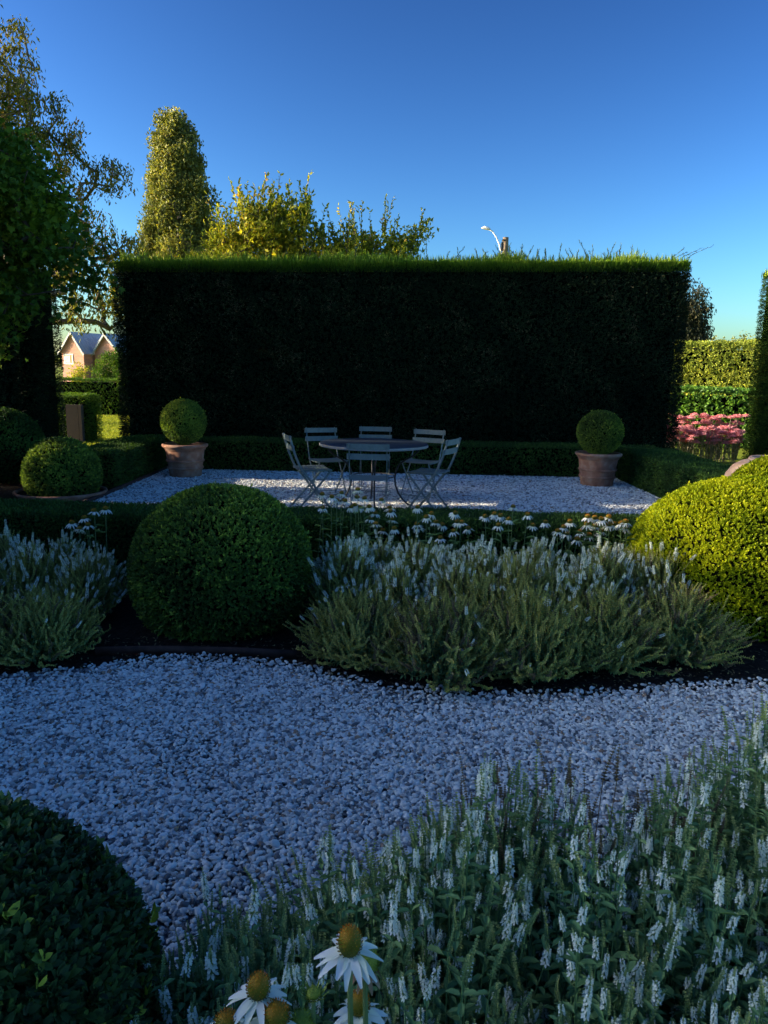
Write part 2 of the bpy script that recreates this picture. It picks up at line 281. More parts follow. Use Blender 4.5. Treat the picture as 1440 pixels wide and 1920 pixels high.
def hedge(name, x0, x1, y0, y1, h, L, dens, mat, label, faces='xXyYt', rad=.06, z0=0, htop=None, bump=.02, shape=.35, k=4, group=None, extra=None, upb=.35, cat='hedge', seed=0, low=False, twig=.8, patch=None):
    """clipped hedge: leafy shell over a dark core, top may slope from h to htop along x"""
    htop = h if htop is None else htop; P = []; 
    lx, ly = x1-x0, y1-y0; hh = max(h, htop)
    def rnd(n): return rng.random(n)
    for f in faces:
        n = int(dens*{'x': ly*hh, 'X': ly*hh, 'y': lx*hh, 'Y': lx*hh, 't': lx*ly}[f])
        if f == 'x': q = np.stack([np.full(n, x0), y0+rnd(n)*ly, rnd(n)], 1); nn = (-1, 0, 0)
        if f == 'X': q = np.stack([np.full(n, x1), y0+rnd(n)*ly, rnd(n)], 1); nn = (1, 0, 0)
        if f == 'y': q = np.stack([x0+rnd(n)*lx, np.full(n, y0), rnd(n)], 1); nn = (0, -1, 0)
        if f == 'Y': q = np.stack([x0+rnd(n)*lx, np.full(n, y1), rnd(n)], 1); nn = (0, 1, 0)
        if f == 't': q = np.stack([x0+rnd(n)*lx, y0+rnd(n)*ly, np.ones(n)], 1); nn = (0, 0, 1)
        P.append((q, np.tile(np.array(nn, float), (n, 1))))
    p = np.concatenate([a for a, b in P]); 
    hz = h+(htop-h)*(p[:, 0]-x0)/max(lx, 1e-6); p[:, 2] = z0+p[:, 2]*(hz-z0)
    lo = np.array([x0+rad, y0+rad, -9.]); inner = np.stack([np.clip(p[:, 0], x0+rad, x1-rad), np.clip(p[:, 1], y0+rad, y1-rad), np.minimum(p[:, 2], hz-rad)], 1)
    nn = norm(p-inner); p = inner+nn*rad
    p = p+nn*(bump*noise(p+seed, 2.5)+bump*.6*noise(p+seed, 8)-rnd(len(p))**1.5*L*1.2)[:, None]
    mb = MB(); cl = np.clip(.5+.3*noise(p+seed, 5)+.25*rng.normal(size=len(p)), 0, 1)
    if patch is not None: cl = patch(p, cl)
    sprays(mb, p, nn, L, k, 0, up=upb, rnd=cl, shape=shape, low=low, twig=twig)
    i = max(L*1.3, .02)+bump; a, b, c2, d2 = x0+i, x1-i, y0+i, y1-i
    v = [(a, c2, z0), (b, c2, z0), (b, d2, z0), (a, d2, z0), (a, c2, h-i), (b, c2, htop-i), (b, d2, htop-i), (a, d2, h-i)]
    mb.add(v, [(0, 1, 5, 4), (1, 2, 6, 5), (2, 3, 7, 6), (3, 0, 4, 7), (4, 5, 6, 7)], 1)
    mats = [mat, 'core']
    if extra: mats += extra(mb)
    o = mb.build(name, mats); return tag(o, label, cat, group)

# ------------------------------------------------------------------ ground
def sheet(name, pts, z, mat):
    mb = MB(); mb.add([(x, y, z) for x, y in pts], [list(range(len(pts)))]); return struct(mb.build(name, [mat], smooth=False))
sheet('lawn', [(-1200, -1200), (1200, -1200), (1200, 1200), (-1200, 1200)], 0.0-.012, 'lawn')
sheet('soil', [(-6.9, -2), (7, -2), (7, 12.4), (-6.9, 12.4)], -.008, 'soil')
sheet('path', [(-5.6, -1.6), (5.6, -1.6), (5.6, 3.45), (1.9, 3.45), (1.2, 3.35), (.2, 3.3), (-.5, 3.62), (-1.3, 3.6), (-2.2, 3.35), (-5.6, 3.4)], -.004, 'grit')
sheet('patio', [(-3.32, 5.7), (3.5, 5.7), (3.5, 11.3), (-3.32, 11.3)], -.004, 'grit')

def pebble_mat():
    m, n, b = newmat('pebbles')
    oi = n.nodes.new('ShaderNodeObjectInfo')
    r = ramp(n, [(0, (.09, .095, .10)), (.10, (.20, .21, .21)), (.25, (.42, .43, .41)), (.50, (.66, .67, .62)), (.80, (.80, .81, .75)), (.94, (.84, .84, .78)), (.955, (.44, .31, .20)), (1, (.27, .18, .13))], oi.outputs['Random'])
    tc = n.nodes.new('ShaderNodeTexCoord'); no = n.nodes.new('ShaderNodeTexNoise'); no.inputs['Scale'].default_value = 60
    n.links.new(tc.outputs['Object'], no.inputs['Vector'])
    mx = n.nodes.new('ShaderNodeMix'); mx.data_type = 'RGBA'; mx.blend_type = 'MULTIPLY'; mx.inputs[0].default_value = .5
    r2 = ramp(n, [(.3, (.65, .65, .66)), (.55, (1, 1, 1))], no.outputs[0])
    n.links.new(r.outputs[0], mx.inputs[6]); n.links.new(r2.outputs[0], mx.inputs[7]); n.links.new(mx.outputs[2], b.inputs['Base Color'])
    b.inputs['Roughness'].default_value = .7; b.inputs['Specular IOR Level'].default_value = .25
    return m
M['pebble'] = pebble_mat()
def pebbles(name, pts, size, label):
    """loose stones: points carry rotation and scale, one node group turns them into lumpy stones"""
    n = len(pts); me = bpy.data.meshes.new(name); me.vertices.add(n); me.vertices.foreach_set('co', pts.astype(np.float32).ravel())
    a = me.attributes.new('rot', 'FLOAT_VECTOR', 'POINT'); rot = np.stack([rng.normal(size=n)*.35, rng.normal(size=n)*.35, rng.random(n)*6.28], 1); a.data.foreach_set('vector', rot.astype(np.float32).ravel())
    s = size*np.exp(rng.normal(size=n)*.24); sc = np.stack([s*(1+.5*rng.random(n)), s*(.75+.35*rng.random(n)), s*(.5+.35*rng.random(n))], 1)
    a = me.attributes.new('scl', 'FLOAT_VECTOR', 'POINT'); a.data.foreach_set('vector', sc.astype(np.float32).ravel())
    o = bpy.data.objects.new(name, me); COL.objects.link(o); me.materials.append(M['pebble'])
    g = bpy.data.node_groups.new('loose_stones', 'GeometryNodeTree')
    g.interface.new_socket('Geometry', in_out='INPUT', socket_type='NodeSocketGeometry'); g.interface.new_socket('Geometry', in_out='OUTPUT', socket_type='NodeSocketGeometry')
    N = g.nodes; Lk = g.links; gi = N.new('NodeGroupInput'); go = N.new('NodeGroupOutput'); g2i = N.new('GeometryNodeGeometryToInstance')
    for k in range(5):
        ic = N.new('GeometryNodeMeshIcoSphere'); ic.inputs['Radius'].default_value = .5; ic.inputs['Subdivisions'].default_value = 2
        sp = N.new('GeometryNodeSetPosition'); no = N.new('ShaderNodeTexNoise'); no.inputs['Scale'].default_value = 1.3; no.noise_dimensions = '4D'; no.inputs['W'].default_value = k*7.3
        sb = N.new('ShaderNodeVectorMath'); sb.operation = 'SUBTRACT'; sb.inputs[1].default_value = (.5, .5, .5); Lk.new(no.outputs['Color'], sb.inputs[0])
        ml = N.new('ShaderNodeVectorMath'); ml.operation = 'SCALE'; ml.inputs['Scale'].default_value = .75; Lk.new(sb.outputs[0], ml.inputs[0])
        Lk.new(ic.outputs[0], sp.inputs['Geometry']); Lk.new(ml.outputs[0], sp.inputs['Offset'])
        ss = N.new('GeometryNodeSetShadeSmooth'); Lk.new(sp.outputs[0], ss.inputs[0])
        sm = N.new('GeometryNodeSetMaterial'); sm.inputs['Material'].default_value = M['pebble']; Lk.new(ss.outputs[0], sm.inputs[0])
        Lk.new(sm.outputs[0], g2i.inputs[0])
    mp = N.new('GeometryNodeMeshToPoints'); Lk.new(gi.outputs[0], mp.inputs[0])
    ip = N.new('GeometryNodeInstanceOnPoints'); Lk.new(mp.outputs[0], ip.inputs['Points']); Lk.new(g2i.outputs[0], ip.inputs['Instance']); ip.inputs['Pick Instance'].default_value = True
    ri = N.new('FunctionNodeRandomValue'); ri.data_type = 'INT'; ri.inputs[4].default_value = 0; ri.inputs[5].default_value = 4; Lk.new(ri.outputs[2], ip.inputs['Instance Index'])
    for nm, sock in (('rot', 'Rotation'), ('scl', 'Scale')):
        na = N.new('GeometryNodeInputNamedAttribute'); na.data_type = 'FLOAT_VECTOR'; na.inputs[0].default_value = nm; Lk.new(na.outputs[0], ip.inputs[sock])
    Lk.new(ip.outputs[0], go.inputs[0]); md = o.modifiers.new('stones', 'NODES'); md.node_group = g
    return tag(o, label, 'gravel', kind='stuff')
def grid_pts(x0, x1, y0, y1, sp, keep, z=.004, layers=1):
    out = []
    for l in range(layers):
        X, Y = np.meshgrid(np.arange(x0, x1, sp), np.arange(y0, y1, sp)); n = X.size
        p = np.stack([X.ravel()+rng.normal(size=n)*sp*.4, Y.ravel()+rng.normal(size=n)*sp*.4, z+l*.006+rng.random(n)*.007], 1); out.append(p)
    p = np.concatenate(out); return p[keep(p)]
edge_x = [-5.6, -2.2, -1.9, -1.6, -1.2, -.5, 0., .4, .8, 1.2, 1.6, 5.6]; edge_y = [3.4, 3.4, 3.42, 3.5, 3.7, 3.66, 3.4, 3.36, 3.36, 3.45, 3.52, 3.55]
def keep_path(p):
    e = np.interp(p[:, 0], edge_x, edge_y)+noise(p, 3)*.05; t = (e-p[:, 1])/.35
    bx = np.interp(p[:, 1], [.5, 1.36, 1.6, 1.8, 2.2, 2.45, 2.7], [-.5, -.25, .1, .6, 1.35, 1.8, 6.])   # front bed starts right of this
    t2 = (bx-p[:, 0])/.2+.8
    thin = .97-.25*(noise(p, 5) > .75)
    ok = (rng.random(len(p)) < np.clip(.12+t*1.3, 0, 1)*(t > -.15)) & (rng.random(len(p)) < np.clip(t2, 0, 1)) & (rng.random(len(p)) < thin)
    return ok
pebbles('path_gravel', grid_pts(-3.1, 3.7, .75, 3.95, .0104, keep_path, layers=1), .0143, 'pale crushed pebble gravel covering the curved path')
pebbles('patio_gravel', grid_pts(-3.3, 3.5, 5.72, 11.15, .0175, lambda p: p[:, 0] < 9, layers=1), .024, 'pale pebble gravel under the table and chairs')
mb = MB(); N = 2600
p = np.stack([rng.uniform(-2.9, 3.1, N), rng.uniform(3.25, 4.0, N), rng.uniform(0, .008, N)], 1); leaves(mb, p, norm(rdir(N)*[1, 1, .25]), rdir(N)*.4+[0, 0, 1], .01+.025*rng.random(N), .008, 0, low=True)
N = 500; p = np.stack([rng.uniform(-2.6, 2.6, N), rng.uniform(1.2, 3.6, N), rng.uniform(.012, .02, N)], 1); leaves(mb, p, norm(rdir(N)*[1, 1, .2]), rdir(N)*.4+[0, 0, 1.], .008+.02*rng.random(N)**2, .007, 0, low=True)
tag(mb.build('bark_mulch', ['sal_brown']), 'dark bark mulch and fallen bits along the bed edge', 'mulch', kind='stuff')
# steel strip in front of the middle ball, and the edging along the patio
mb = MB(); flatbar(mb, [(-1.52, 3.72, .018), (-1.2, 3.755, .018), (-.8, 3.76, .018), (-.45, 3.73, .018)], .045, .008, (0, 1, 0))
tag(mb.build('edging_strip', ['steel']), 'rusty brown steel edging strip at the foot of the large round box ball', 'edging')
mb = MB(); box(mb, (-3.31, 9.6, .02), (.05, 3.2, .06)); tag(mb.build('edging_strip', ['steel']), 'brown edging board along the left side of the patio gravel', 'edging')

mb = MB(); N = 42000
p = np.stack([rng.uniform(-10.5, -5.0, N), 14.0+9.6*rng.random(N), np.full(N, -.012)], 1); leaves(mb, p, rdir(N)*.35+[0, 0, 1], rdir(N), .035+.035*rng.random(N), .012, 0, low=True)
tag(mb.build('lawn_blades', ['lawn_blade']), 'short sunlit lawn grass beyond the gap in the hedges', 'grass', kind='stuff')

# ------------------------------------------------------------------ tall hedges
def back_extra(mb):
    # fresh upright shoots along the whole top
    n = 15000; x = rng.uniform(-4.3, 4.68, n); y = rng.uniform(12.08, 12.9, n); zt = 3.08+.18*(x+4.3)/9
    p = np.stack([x, y, zt-.06+rng.random(n)*.05], 1); d = rdir(n)*.28+[0, 0, 1]
    L = (.06+.17*rng.random(n)**2)*(1+.35*noise(p, 2.2)); leaves(mb, p, d, rdir(n), L, .012+.012*rng.random(n), 2, low=True)
    n = 9000; x = rng.uniform(-4.3, 4.7, n); dz = rng.random(n)**2.2*.12; zt = 3.08+.18*(x+4.3)/9
    p = np.stack([x, np.full(n, 12.06)+rng.random(n)*.04, zt-dz], 1); leaves(mb, p, rdir(n)*.3+[0, -.35, 1], rdir(n), .05+.06*rng.random(n), .014, 2, r=np.clip(.75-dz*8+rng.random(n)*.3-.2, 0, 1), low=True)
    n = 4200; x = np.clip(rng.normal(1.6, 2.8, n), -4.2, 4.6); x = x[noise(np.stack([x, x*0, x*0], 1), 4.5) > -.15]; n = len(x); y = rng.uniform(12.1, 12.9, n); zt = 3.08+.18*(x+4.3)/9; p = np.stack([x, y, zt], 1)
    q = 5; pp = np.repeat(p, q, 0)+(np.tile(np.linspace(0, 1, q), n)*np.repeat(.04+.13*rng.random(n)**1.5, q))[:, None]*[0, 0, 1.]; leaves(mb, pp, rdir(n*q)*.4+[0, 0, 1], rdir(n*q), .06+.08*rng.random(n*q), .012, 2, r=np.repeat(.5+.5*rng.random(n), q), low=True)
    # taller wisps that missed the shears
    xs = list(rng.normal(2.0, .45, 30))+list(rng.normal(3.3, .5, 16))+list(rng.uniform(-4, 1.2, 12))+[4.45, 4.5, 4.6, 4.65, .6, .9, 1.0, 1.15, -.4, .1]
    for x in xs:
        zt = 3.11+.18*(x+4.3)/9; y = 12.2+rng.random()*.5; l = .14+.20*rng.random(); lean = rng.normal(0, .35)+(.9 if x > 4.4 else 0)
        P = bez((x, y, zt), (x+lean*.05, y, zt+l*.5), (x+lean*l, y-.03, zt+l), 6); tube(mb, P, np.linspace(.004, .0015, 6), 4, 3, .4)
        k = 34; t = np.linspace(.05, 1, k); q = np.stack([np.interp(t, np.linspace(0, 1, 6), P[:, i]) for i in range(3)], 1)
        dd = norm(P[-1]-P[0])+rdir(k)*.5; leaves(mb, q, dd, rdir(k), .035+.02*rng.random(k), .010, 3, low=True)
    return ['yew_tip', 'yew_wisp']
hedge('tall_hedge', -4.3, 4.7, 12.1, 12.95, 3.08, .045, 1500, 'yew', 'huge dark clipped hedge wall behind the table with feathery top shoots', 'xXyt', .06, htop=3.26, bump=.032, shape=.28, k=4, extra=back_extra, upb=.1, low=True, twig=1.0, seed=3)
def side_extra(x0, x1, y0, y1, h, n):
    def f(mb):
        p = np.stack([rng.uniform(x0, x1, n), rng.uniform(y0, y1, n), h-.05+rng.random(n)*.04], 1); leaves(mb, p, rdir(n)*.3+[0, 0, 1], rdir(n), .07+.12*rng.random(n), .016, 2, low=True)
        return ['yew_tip']
    return f
hedge('tall_hedge', 6.36, 8.2, 12.3, 13.1, 3.22, .035, 2600, 'yew_lit', 'tall clipped hedge at the right edge with its upper part in the sun', 'xyt', .03, bump=.01, extra=side_extra(6.38, 8.1, 12.3, 13.2, 3.24, 4500), upb=.2, low=True, seed=5, shape=.3)
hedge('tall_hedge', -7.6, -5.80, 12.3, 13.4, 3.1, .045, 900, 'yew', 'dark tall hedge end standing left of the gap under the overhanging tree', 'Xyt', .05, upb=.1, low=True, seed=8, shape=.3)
hedge('tall_hedge', -7.1, -5.98, 8.35, 9.2, 3.1, .06, 300, 'yew', 'unseen short length of tall hedge between two openings shaped for sun streaks', 'xXyYt', .05, low=True, seed=19)  # unseen piece, gaps beside it added to let sun streaks onto the patio
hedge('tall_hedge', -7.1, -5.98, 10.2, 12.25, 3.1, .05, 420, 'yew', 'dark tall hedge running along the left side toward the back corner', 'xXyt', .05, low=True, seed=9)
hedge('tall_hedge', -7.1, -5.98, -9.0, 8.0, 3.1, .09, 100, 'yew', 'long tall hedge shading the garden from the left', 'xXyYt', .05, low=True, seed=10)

# ------------------------------------------------------------------ low box hedges round the patio
hedge('low_hedge', -3.95, 4.2, 11.12, 11.65, .45, .028, 2600, 'hedge_low', 'low clipped box hedge along the foot of the big hedge wall', 'yt', .04, bump=.015, seed=11)
hedge('low_hedge', -3.95, -3.33, 9.05, 11.1, .46, .026, 3200, 'hedge_low', 'low clipped box hedge on the left side of the patio', 'xXyt', .05, bump=.015, seed=12)
def sun_patch(p, cl):  # dappled sunlight put into the leaf colour of the left face
    s = noise(p*[1, 1, .35]+4, 3.2); return np.where((s > .55) & (p[:, 0] < 3.6), .75+.25*cl, cl*.85)
hedge('low_hedge', 3.52, 4.3, 7.5, 11.1, .45, .026, 3200, 'hedge_low', 'low wide box hedge on the right side of the patio', 'xXyt', .05, bump=.015, seed=13, patch=sun_patch)
hedge('low_hedge', -4.6, 2.25, 5.25, 5.78, .44, .021, 6500, 'hedge_low', 'low box hedge behind the coneflowers at the near side of the patio', 'yYt', .05, bump=.012, seed=14)
hedge('low_hedge', -5.7, -4.75, 7.6, 8.6, .36, .026, 3000, 'hedge_low', 'short low hedge left of the round ball in its bowl', 'Xyt', .06, bump=.02, seed=15)

# ------------------------------------------------------------------ box balls
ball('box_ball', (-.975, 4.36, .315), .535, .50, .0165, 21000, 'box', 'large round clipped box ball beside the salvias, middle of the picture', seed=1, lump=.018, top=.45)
ball('box_ball', (2.42, 4.85, .14), .77, .73, .0148, 46000, 'box_sunlit', 'biggest box dome glowing yellow green in the sun at the right edge', seed=2, lump=.03)
ball('box_ball', (3.42, 6.05, .38), .62, .55, .0185, 14000, 'box_sunlit', 'sunlit yellow green box ball behind the biggest dome at the right edge', seed=3, lump=.03)
ball('box_ball', (-3.77, 8.55, .27), .42, .41, .021, 9500, 'box', 'round box ball standing in the shallow terracotta bowl', seed=4)
ball('box_ball', (-5.04, 9.7, .42), .52, .51, .022, 9000, 'hedge_low', 'dim round box ball cut by the left edge behind the one in the bowl', seed=5)
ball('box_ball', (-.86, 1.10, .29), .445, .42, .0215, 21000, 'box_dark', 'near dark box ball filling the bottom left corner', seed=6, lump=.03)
ball('box_ball', (-2.84, 10.42, .78), .30, .30, .019, 7500, 'box', 'small clipped ball growing in the left ribbed pot', seed=7, zmin=.46)
ball('box_ball', (3.0, 10.38, .75), .30, .295, .019, 7500, 'box', 'small clipped ball growing in the right ribbed pot', seed=8, zmin=.42)

# ------------------------------------------------------------------ terracotta
def pot(loc, label, s=1.0):
    t = empty('terracotta_pot', loc); tag(t, label, 'pot', 'matching ribbed terracotta pots')
    mb = MB(); lathe(mb, [(.001, .005), (.19*s, .005), (.215*s, 0), (.222*s, .02), (.268*s, .375)], 48); lathe(mb, [(.262*s, .44), (.255*s, .40), (.001, .40)], 48); mb.build('pot_body', ['terra'], t)
    mb = MB(); lathe(mb, [(.268*s, .375), (.282*s, .39), (.290*s, .415), (.310*s, .425), (.322*s, .445), (.318*s, .465), (.298*s, .472), (.272*s, .468), (.262*s, .44)], 48); mb.build('rim', ['terra'], t)
    for z in (.135, .235):
        r = (.222+.046*(z-.02)/.355)*s; mb = MB(); lathe(mb, [(r-.002, z-.016), (r+.013, z-.013), (r+.020, z), (r+.013, z+.013), (r-.001, z+.016)], 48); mb.build('raised_band', ['terra'], t)
    mb = MB(); lathe(mb, [(.26*s, .43), (.001, .44)], 32); mb.build('potting_soil', ['soil'], t)
    return t
pot((-2.83, 10.42, 0), 'ribbed terracotta pot at the left corner of the patio')
pot((3.0, 10.38, 0), 'ribbed terracotta pot at the right corner of the patio')
t = empty('terracotta_bowl', (-3.79, 8.55, 0)); tag(t, 'shallow terracotta bowl sunk in the ground around the left box ball', 'bowl')
mb = MB(); lathe(mb, [(.47, 0), (.495, .035), (.515, .06), (.51, .075), (.49, .08), (.475, .07), (.47, .06)], 56); mb.build('rim', ['terra'], t)
mb = MB(); lathe(mb, [(.475, .05), (.001, .06)], 40); mb.build('potting_soil', ['soil'], t)
t = empty('terracotta_urn', (3.70, 6.98, 0)); tag(t, 'round bellied pale terracotta urn peeping out behind the sunlit box ball', 'urn')
mb = MB(); lathe(mb, [(.001, .003), (.20, .003), (.22, .02), (.28, .10), (.37, .24), (.43, .40), (.445, .52), (.425, .62), (.37, .70), (.30, .745), (.24, .765)], 56); mb.build('urn_body', ['terra_pale'], t)
mb = MB(); lathe(mb, [(.24, .765), (.235, .785), (.22, .795), (.20, .785), (.20, .70), (.001, .70)], 56); mb.build('rim', ['terra_pale'], t)

# ------------------------------------------------------------------ table and chairs
t = empty('garden_table', (-.13, 8.30, 0)); tag(t, 'round metal garden table with dark top and black bowed legs on the gravel', 'table')
mb = MB(); lathe(mb, [(.001, .735), (.57, .735), (.602, .733), (.610, .726)], 72); mb.build('tabletop', ['tabletop'], t)
mb = MB(); lathe(mb, [(.610, .726), (.612, .70), (.606, .697), (.600, .70), (.596, .722), (.001, .722)], 72); mb.build('table_edge', ['tablerim'], t)
legp = np.array([(.52, .70), (.50, .64), (.44, .585), (.36, .545), (.29, .49), (.255, .42), (.245, .34), (.255, .25), (.29, .16), (.34, .09), (.40, .035), (.46, .008)])
for k in range(4):
    a = R(90*k+4); mb = MB(); tube(mb, [(r*math.cos(a), r*math.sin(a), z) for r, z in legp], .0105, 8); mb.build('leg', ['iron'], t)
mb = MB(); an = np.linspace(0, 2*np.pi, 33); tube(mb, np.stack([.24*np.cos(an), .24*np.sin(an), np.full(33, .36)], 1), .007, 6, cap=False); mb.build('brace_ring', ['iron'], t)
mb = MB(); [flatbar(mb, [(-.52*math.cos(R(q)), -.52*math.sin(R(q)), .70), (.52*math.cos(R(q)), .52*math.sin(R(q)), .70)], .02, .02, (math.sin(R(q)), -math.cos(R(q)), 0)) for q in (4, 94)]; mb.build('cross_bar', ['iron'], t)

def make_chair():
    t = empty('folding_chair', (0, 0, 0))       # faces +Y, seat centre over the origin
    for s in (-1, 1):
        mb = MB(); x = s*.185   # back post runs down to the front foot
        P = np.array([(x, -.285, .82), (x, -.262, .74), (x, -.225, .62), (x, -.185, .52), (x, -.15, .45), (x, -.03, .30), (x, .08, .14), (x, .185, .005)])
        flatbar(mb, P, .024, .007); mb.build('back_post', ['chair'], t)
        mb = MB(); x = s*.168
        P = np.array([(x, .185, .445), (x, .10, .34), (x, -.02, .20), (x, -.13, .08), (x, -.20, .005)])
        flatbar(mb, P, .022, .007); mb.build('leg', ['chair'], t)
    for z, y in ((.785, -.275), (.685, -.245)):
        mb = MB(); xs = np.linspace(-.21, .21, 9); P = [(q, y-.016*(1-(q/.21)**2)-.004+.010, z) for q in xs]
        K = len(P); P = np.array(P); v = np.stack([P+[0, .004, .029], P+[0, -.004, .029], P+[0, -.006, -.029], P+[0, .002, -.029]], 1).reshape(-1, 3)
        f = [(i*4+j, i*4+(j+1) % 4, i*4+4+(j+1) % 4, i*4+4+j) for i in range(K-1) for j in range(4)]+[(3, 2, 1, 0), tuple(K*4-4+j for j in range(4))]
        mb.add(v, f); mb.build('back_slat', ['chair'], t, smooth=False)
    st = MB()
    for i in range(7):
        y = -.155+i*.052; P = np.array([(q, y, .452-.010*(1-(q/.2)**2)) for q in np.linspace(-.195, .195, 7)])
        v = np.stack([P+[0, .019, .003], P+[0, -.019, .003], P+[0, -.019, -.003], P+[0, .019, -.003]], 1).reshape(-1, 3); K = len(P)
        st.add(v, [(a*4+j, a*4+(j+1) % 4, a*4+4+(j+1) % 4, a*4+4+j) for a in range(K-1) for j in range(4)]+[(3, 2, 1, 0), tuple(K*4-4+j for j in range(4))])
    st.build('seat', ['chair'], t, smooth=False)
    for s in (-1, 1):
        mb = MB(); flatbar(mb, [(s*.178, -.175, .440), (s*.178, .185, .440)], .020, .006); mb.build('seat_rail', ['chair'], t)
    for y, z, x in ((.155, .045, .183), (-.165, .045, .166), (-.02, .21, .166)):
        mb = MB(); tube(mb, [(-x, y, z), (x, y, z)], .005, 6); mb.build('stretcher', ['chair'], t)
    return t
chair0 = make_chair()
C = (-.13, 8.30)
for i, (ang, rr, tw, lab) in enumerate([(-92, .84, 0, 'grey green folding metal chair nearest the camera with its back to us'),
        (194, .70, 4, 'folding metal chair on the left of the table, nearer one, facing right'),
        (132, .84, -18, 'folding metal chair behind the table on the left'),
        (90, .98, 0, 'folding metal chair directly behind the table facing us'),
        (50, .88, 16, 'folding metal chair behind the table on the right'),
        (-22, .66, -4, 'folding metal chair on the right of the table, nearer one, facing left')]):
    o = chair0 if i == 0 else copy_tree(chair0)
    a = R(ang); o.location = (C[0]+rr*math.cos(a), C[1]+rr*math.sin(a), .008); o.rotation_euler = (0, 0, a+R(90+tw))
    tag(o, lab, 'chair', 'folding chairs around the round garden table')

# ------------------------------------------------------------------ salvias
def spike_mesh(kind, H=.095):
    """one flower spike, base at the origin; kind: bloom, bud, old"""
    mb = MB(); b = rng.normal(0, .006, 2); P = np.array([(b[0]*t*t, b[1]*t*t, H*t) for t in np.linspace(0, 1, 4)]); tube(mb, P, [.0013, .0011, .0009, .0005], 4, 0, .4, cap=False)
    nw = int(H/.0080)
    for i in range(nw):
        t = (i+.3)/nw; z = H*t; c = np.array([b[0]*t*t, b[1]*t*t, z]); k = 6; a = rng.random()*6.28+np.arange(k)*2*np.pi/k+rng.normal(0, .15, k)
        o = np.stack([np.cos(a), np.sin(a), np.zeros(k)], 1); sz = (.0115 if kind == 'bud' else .0085)*(1-.5*t) if kind != 'old' else .007*(1-.4*t)+rng.random()*.003
        up = .7 if kind != 'old' else .3
        leaves(mb, np.tile(c, (k, 1)), o+[0, 0, up]+rdir(k)*.25, o*-.3+[0, 0, 1.], sz, sz*.8, 0, low=True, fold=.5, r=np.clip(.2+.7*t+rng.normal(0, .15, k), 0, 1))
        if kind == 'bloom' and t < .72 and rng.random() < .93:
            q = rng.random(k) < .85; oo = o[q]; m = len(oo); pc = c+oo*.004
            leaves(mb, pc, oo+[0, 0, .75], rdir(m)*.2-oo+[0, 0, .6], .0105*(1.1-.5*t), .0058, 1, fold=-.3)
            leaves(mb, pc, oo+[0, 0, -.25], rdir(m)*.2+[0, 0, 1.], .0110*(1.1-.5*t), .0070, 1, fold=-.3, droop=.35)
    return mb
spike_src = []
for i in range(5):
    mbk = spike_mesh('bloom', .062+.011*i); spike_src.append(mbk)
def merge_spike(dst, src, pos, d, scale, matmap):
    d = norm(np.array(d)); a = norm(np.cross(d, [0.3, 1, 0.1])); b = np.cross(d, a); Rm = np.stack([a, b, d], 1)
    for v, f, m, r in zip(src.v, src.f, src.m, src.r): pass
    V = np.concatenate(src.v)@Rm.T*scale+pos; rr = np.concatenate(src.r); base = dst.n
    dst.v.append(V.astype(np.float32)); dst.r.append(rr); dst.n += len(V)
    for f, m in zip(src.f, src.m): dst.f.append(f+base); dst.m.append(np.array([matmap[x] for x in m], np.int32))
bud_src = [spike_mesh('bud', .07+.015*i) for i in range(3)]+[spike_mesh('old', .10+.02*i) for i in range(3)]
spike_me = [s.build('flower_spike', ['sal_bud', 'sal_white']) for s in spike_src]
for o in spike_me: COL.objects.unlink(o)
spike_me = [o.data for o in spike_me]
def salvia_variant(nst, hgt, spread, frac, leafL, kind='fresh', z_lo=.5):
    """returns foliage mesh object data and tip list for blooms"""
    mb = MB(); tips = []
    for i in range(nst):
        a = rng.random()*6.28; rr = math.sqrt(rng.random()); h = hgt*(1-.42*rr*rr)*(.66+.42*rng.random()); rad = spread*rr*(.8+.4*rng.random())
        p0 = np.array([math.cos(a)*rad*.3, math.sin(a)*rad*.3, 0]); p2 = np.array([math.cos(a)*rad, math.sin(a)*rad, h]); p1 = p0*.5+p2*.5+[math.cos(a)*rad*.15, math.sin(a)*rad*.15, -h*.05]
        P = bez(p0, p1, p2, 6); tube(mb, P, np.linspace(.0022, .0013, 6), 4, 0, .35, cap=False)
        d = norm(P[-1]-P[-2]+rdir(1)[0]*.20*np.linalg.norm(P[-1]-P[-2]))
        if rng.random() < frac: tips.append((P[-1], d))
        else: merge_spike(mb, bud_src[rng.integers(0, 3) if rng.random() < .6 or kind == 'fresh' else rng.integers(3, 6)], P[-1], d, .62+.36*rng.random(), {0: 1, 1: 1})
        # opposite leaf pairs on the stem
        nl = 9; t = np.repeat(np.linspace(.22, .95, nl), 2); q = np.stack([np.interp(t, np.linspace(0, 1, 6), P[:, j]) for j in range(3)], 1)
        aa = rng.random()*6.28+np.repeat(np.arange(nl)*1.57, 2)+np.tile([0, np.pi], nl); o = np.stack([np.cos(aa), np.sin(aa), np.full(nl*2, .35)], 1)+rdir(nl*2)*.2
        LL = leafL*(1.15-.75*t)*(.7+.5*rng.random(nl*2)); leaves(mb, q, o, rdir(nl*2)*.2+[0, 0, 1.], LL, LL*.40, 0, droop=.22, fold=.35)
    me = mb.build('foliage', ['sal_leaf', 'sal_bud'] if kind == 'fresh' else ['sal_brown', 'sal_brown'])
    COL.objects.unlink(me); return me.data, tips
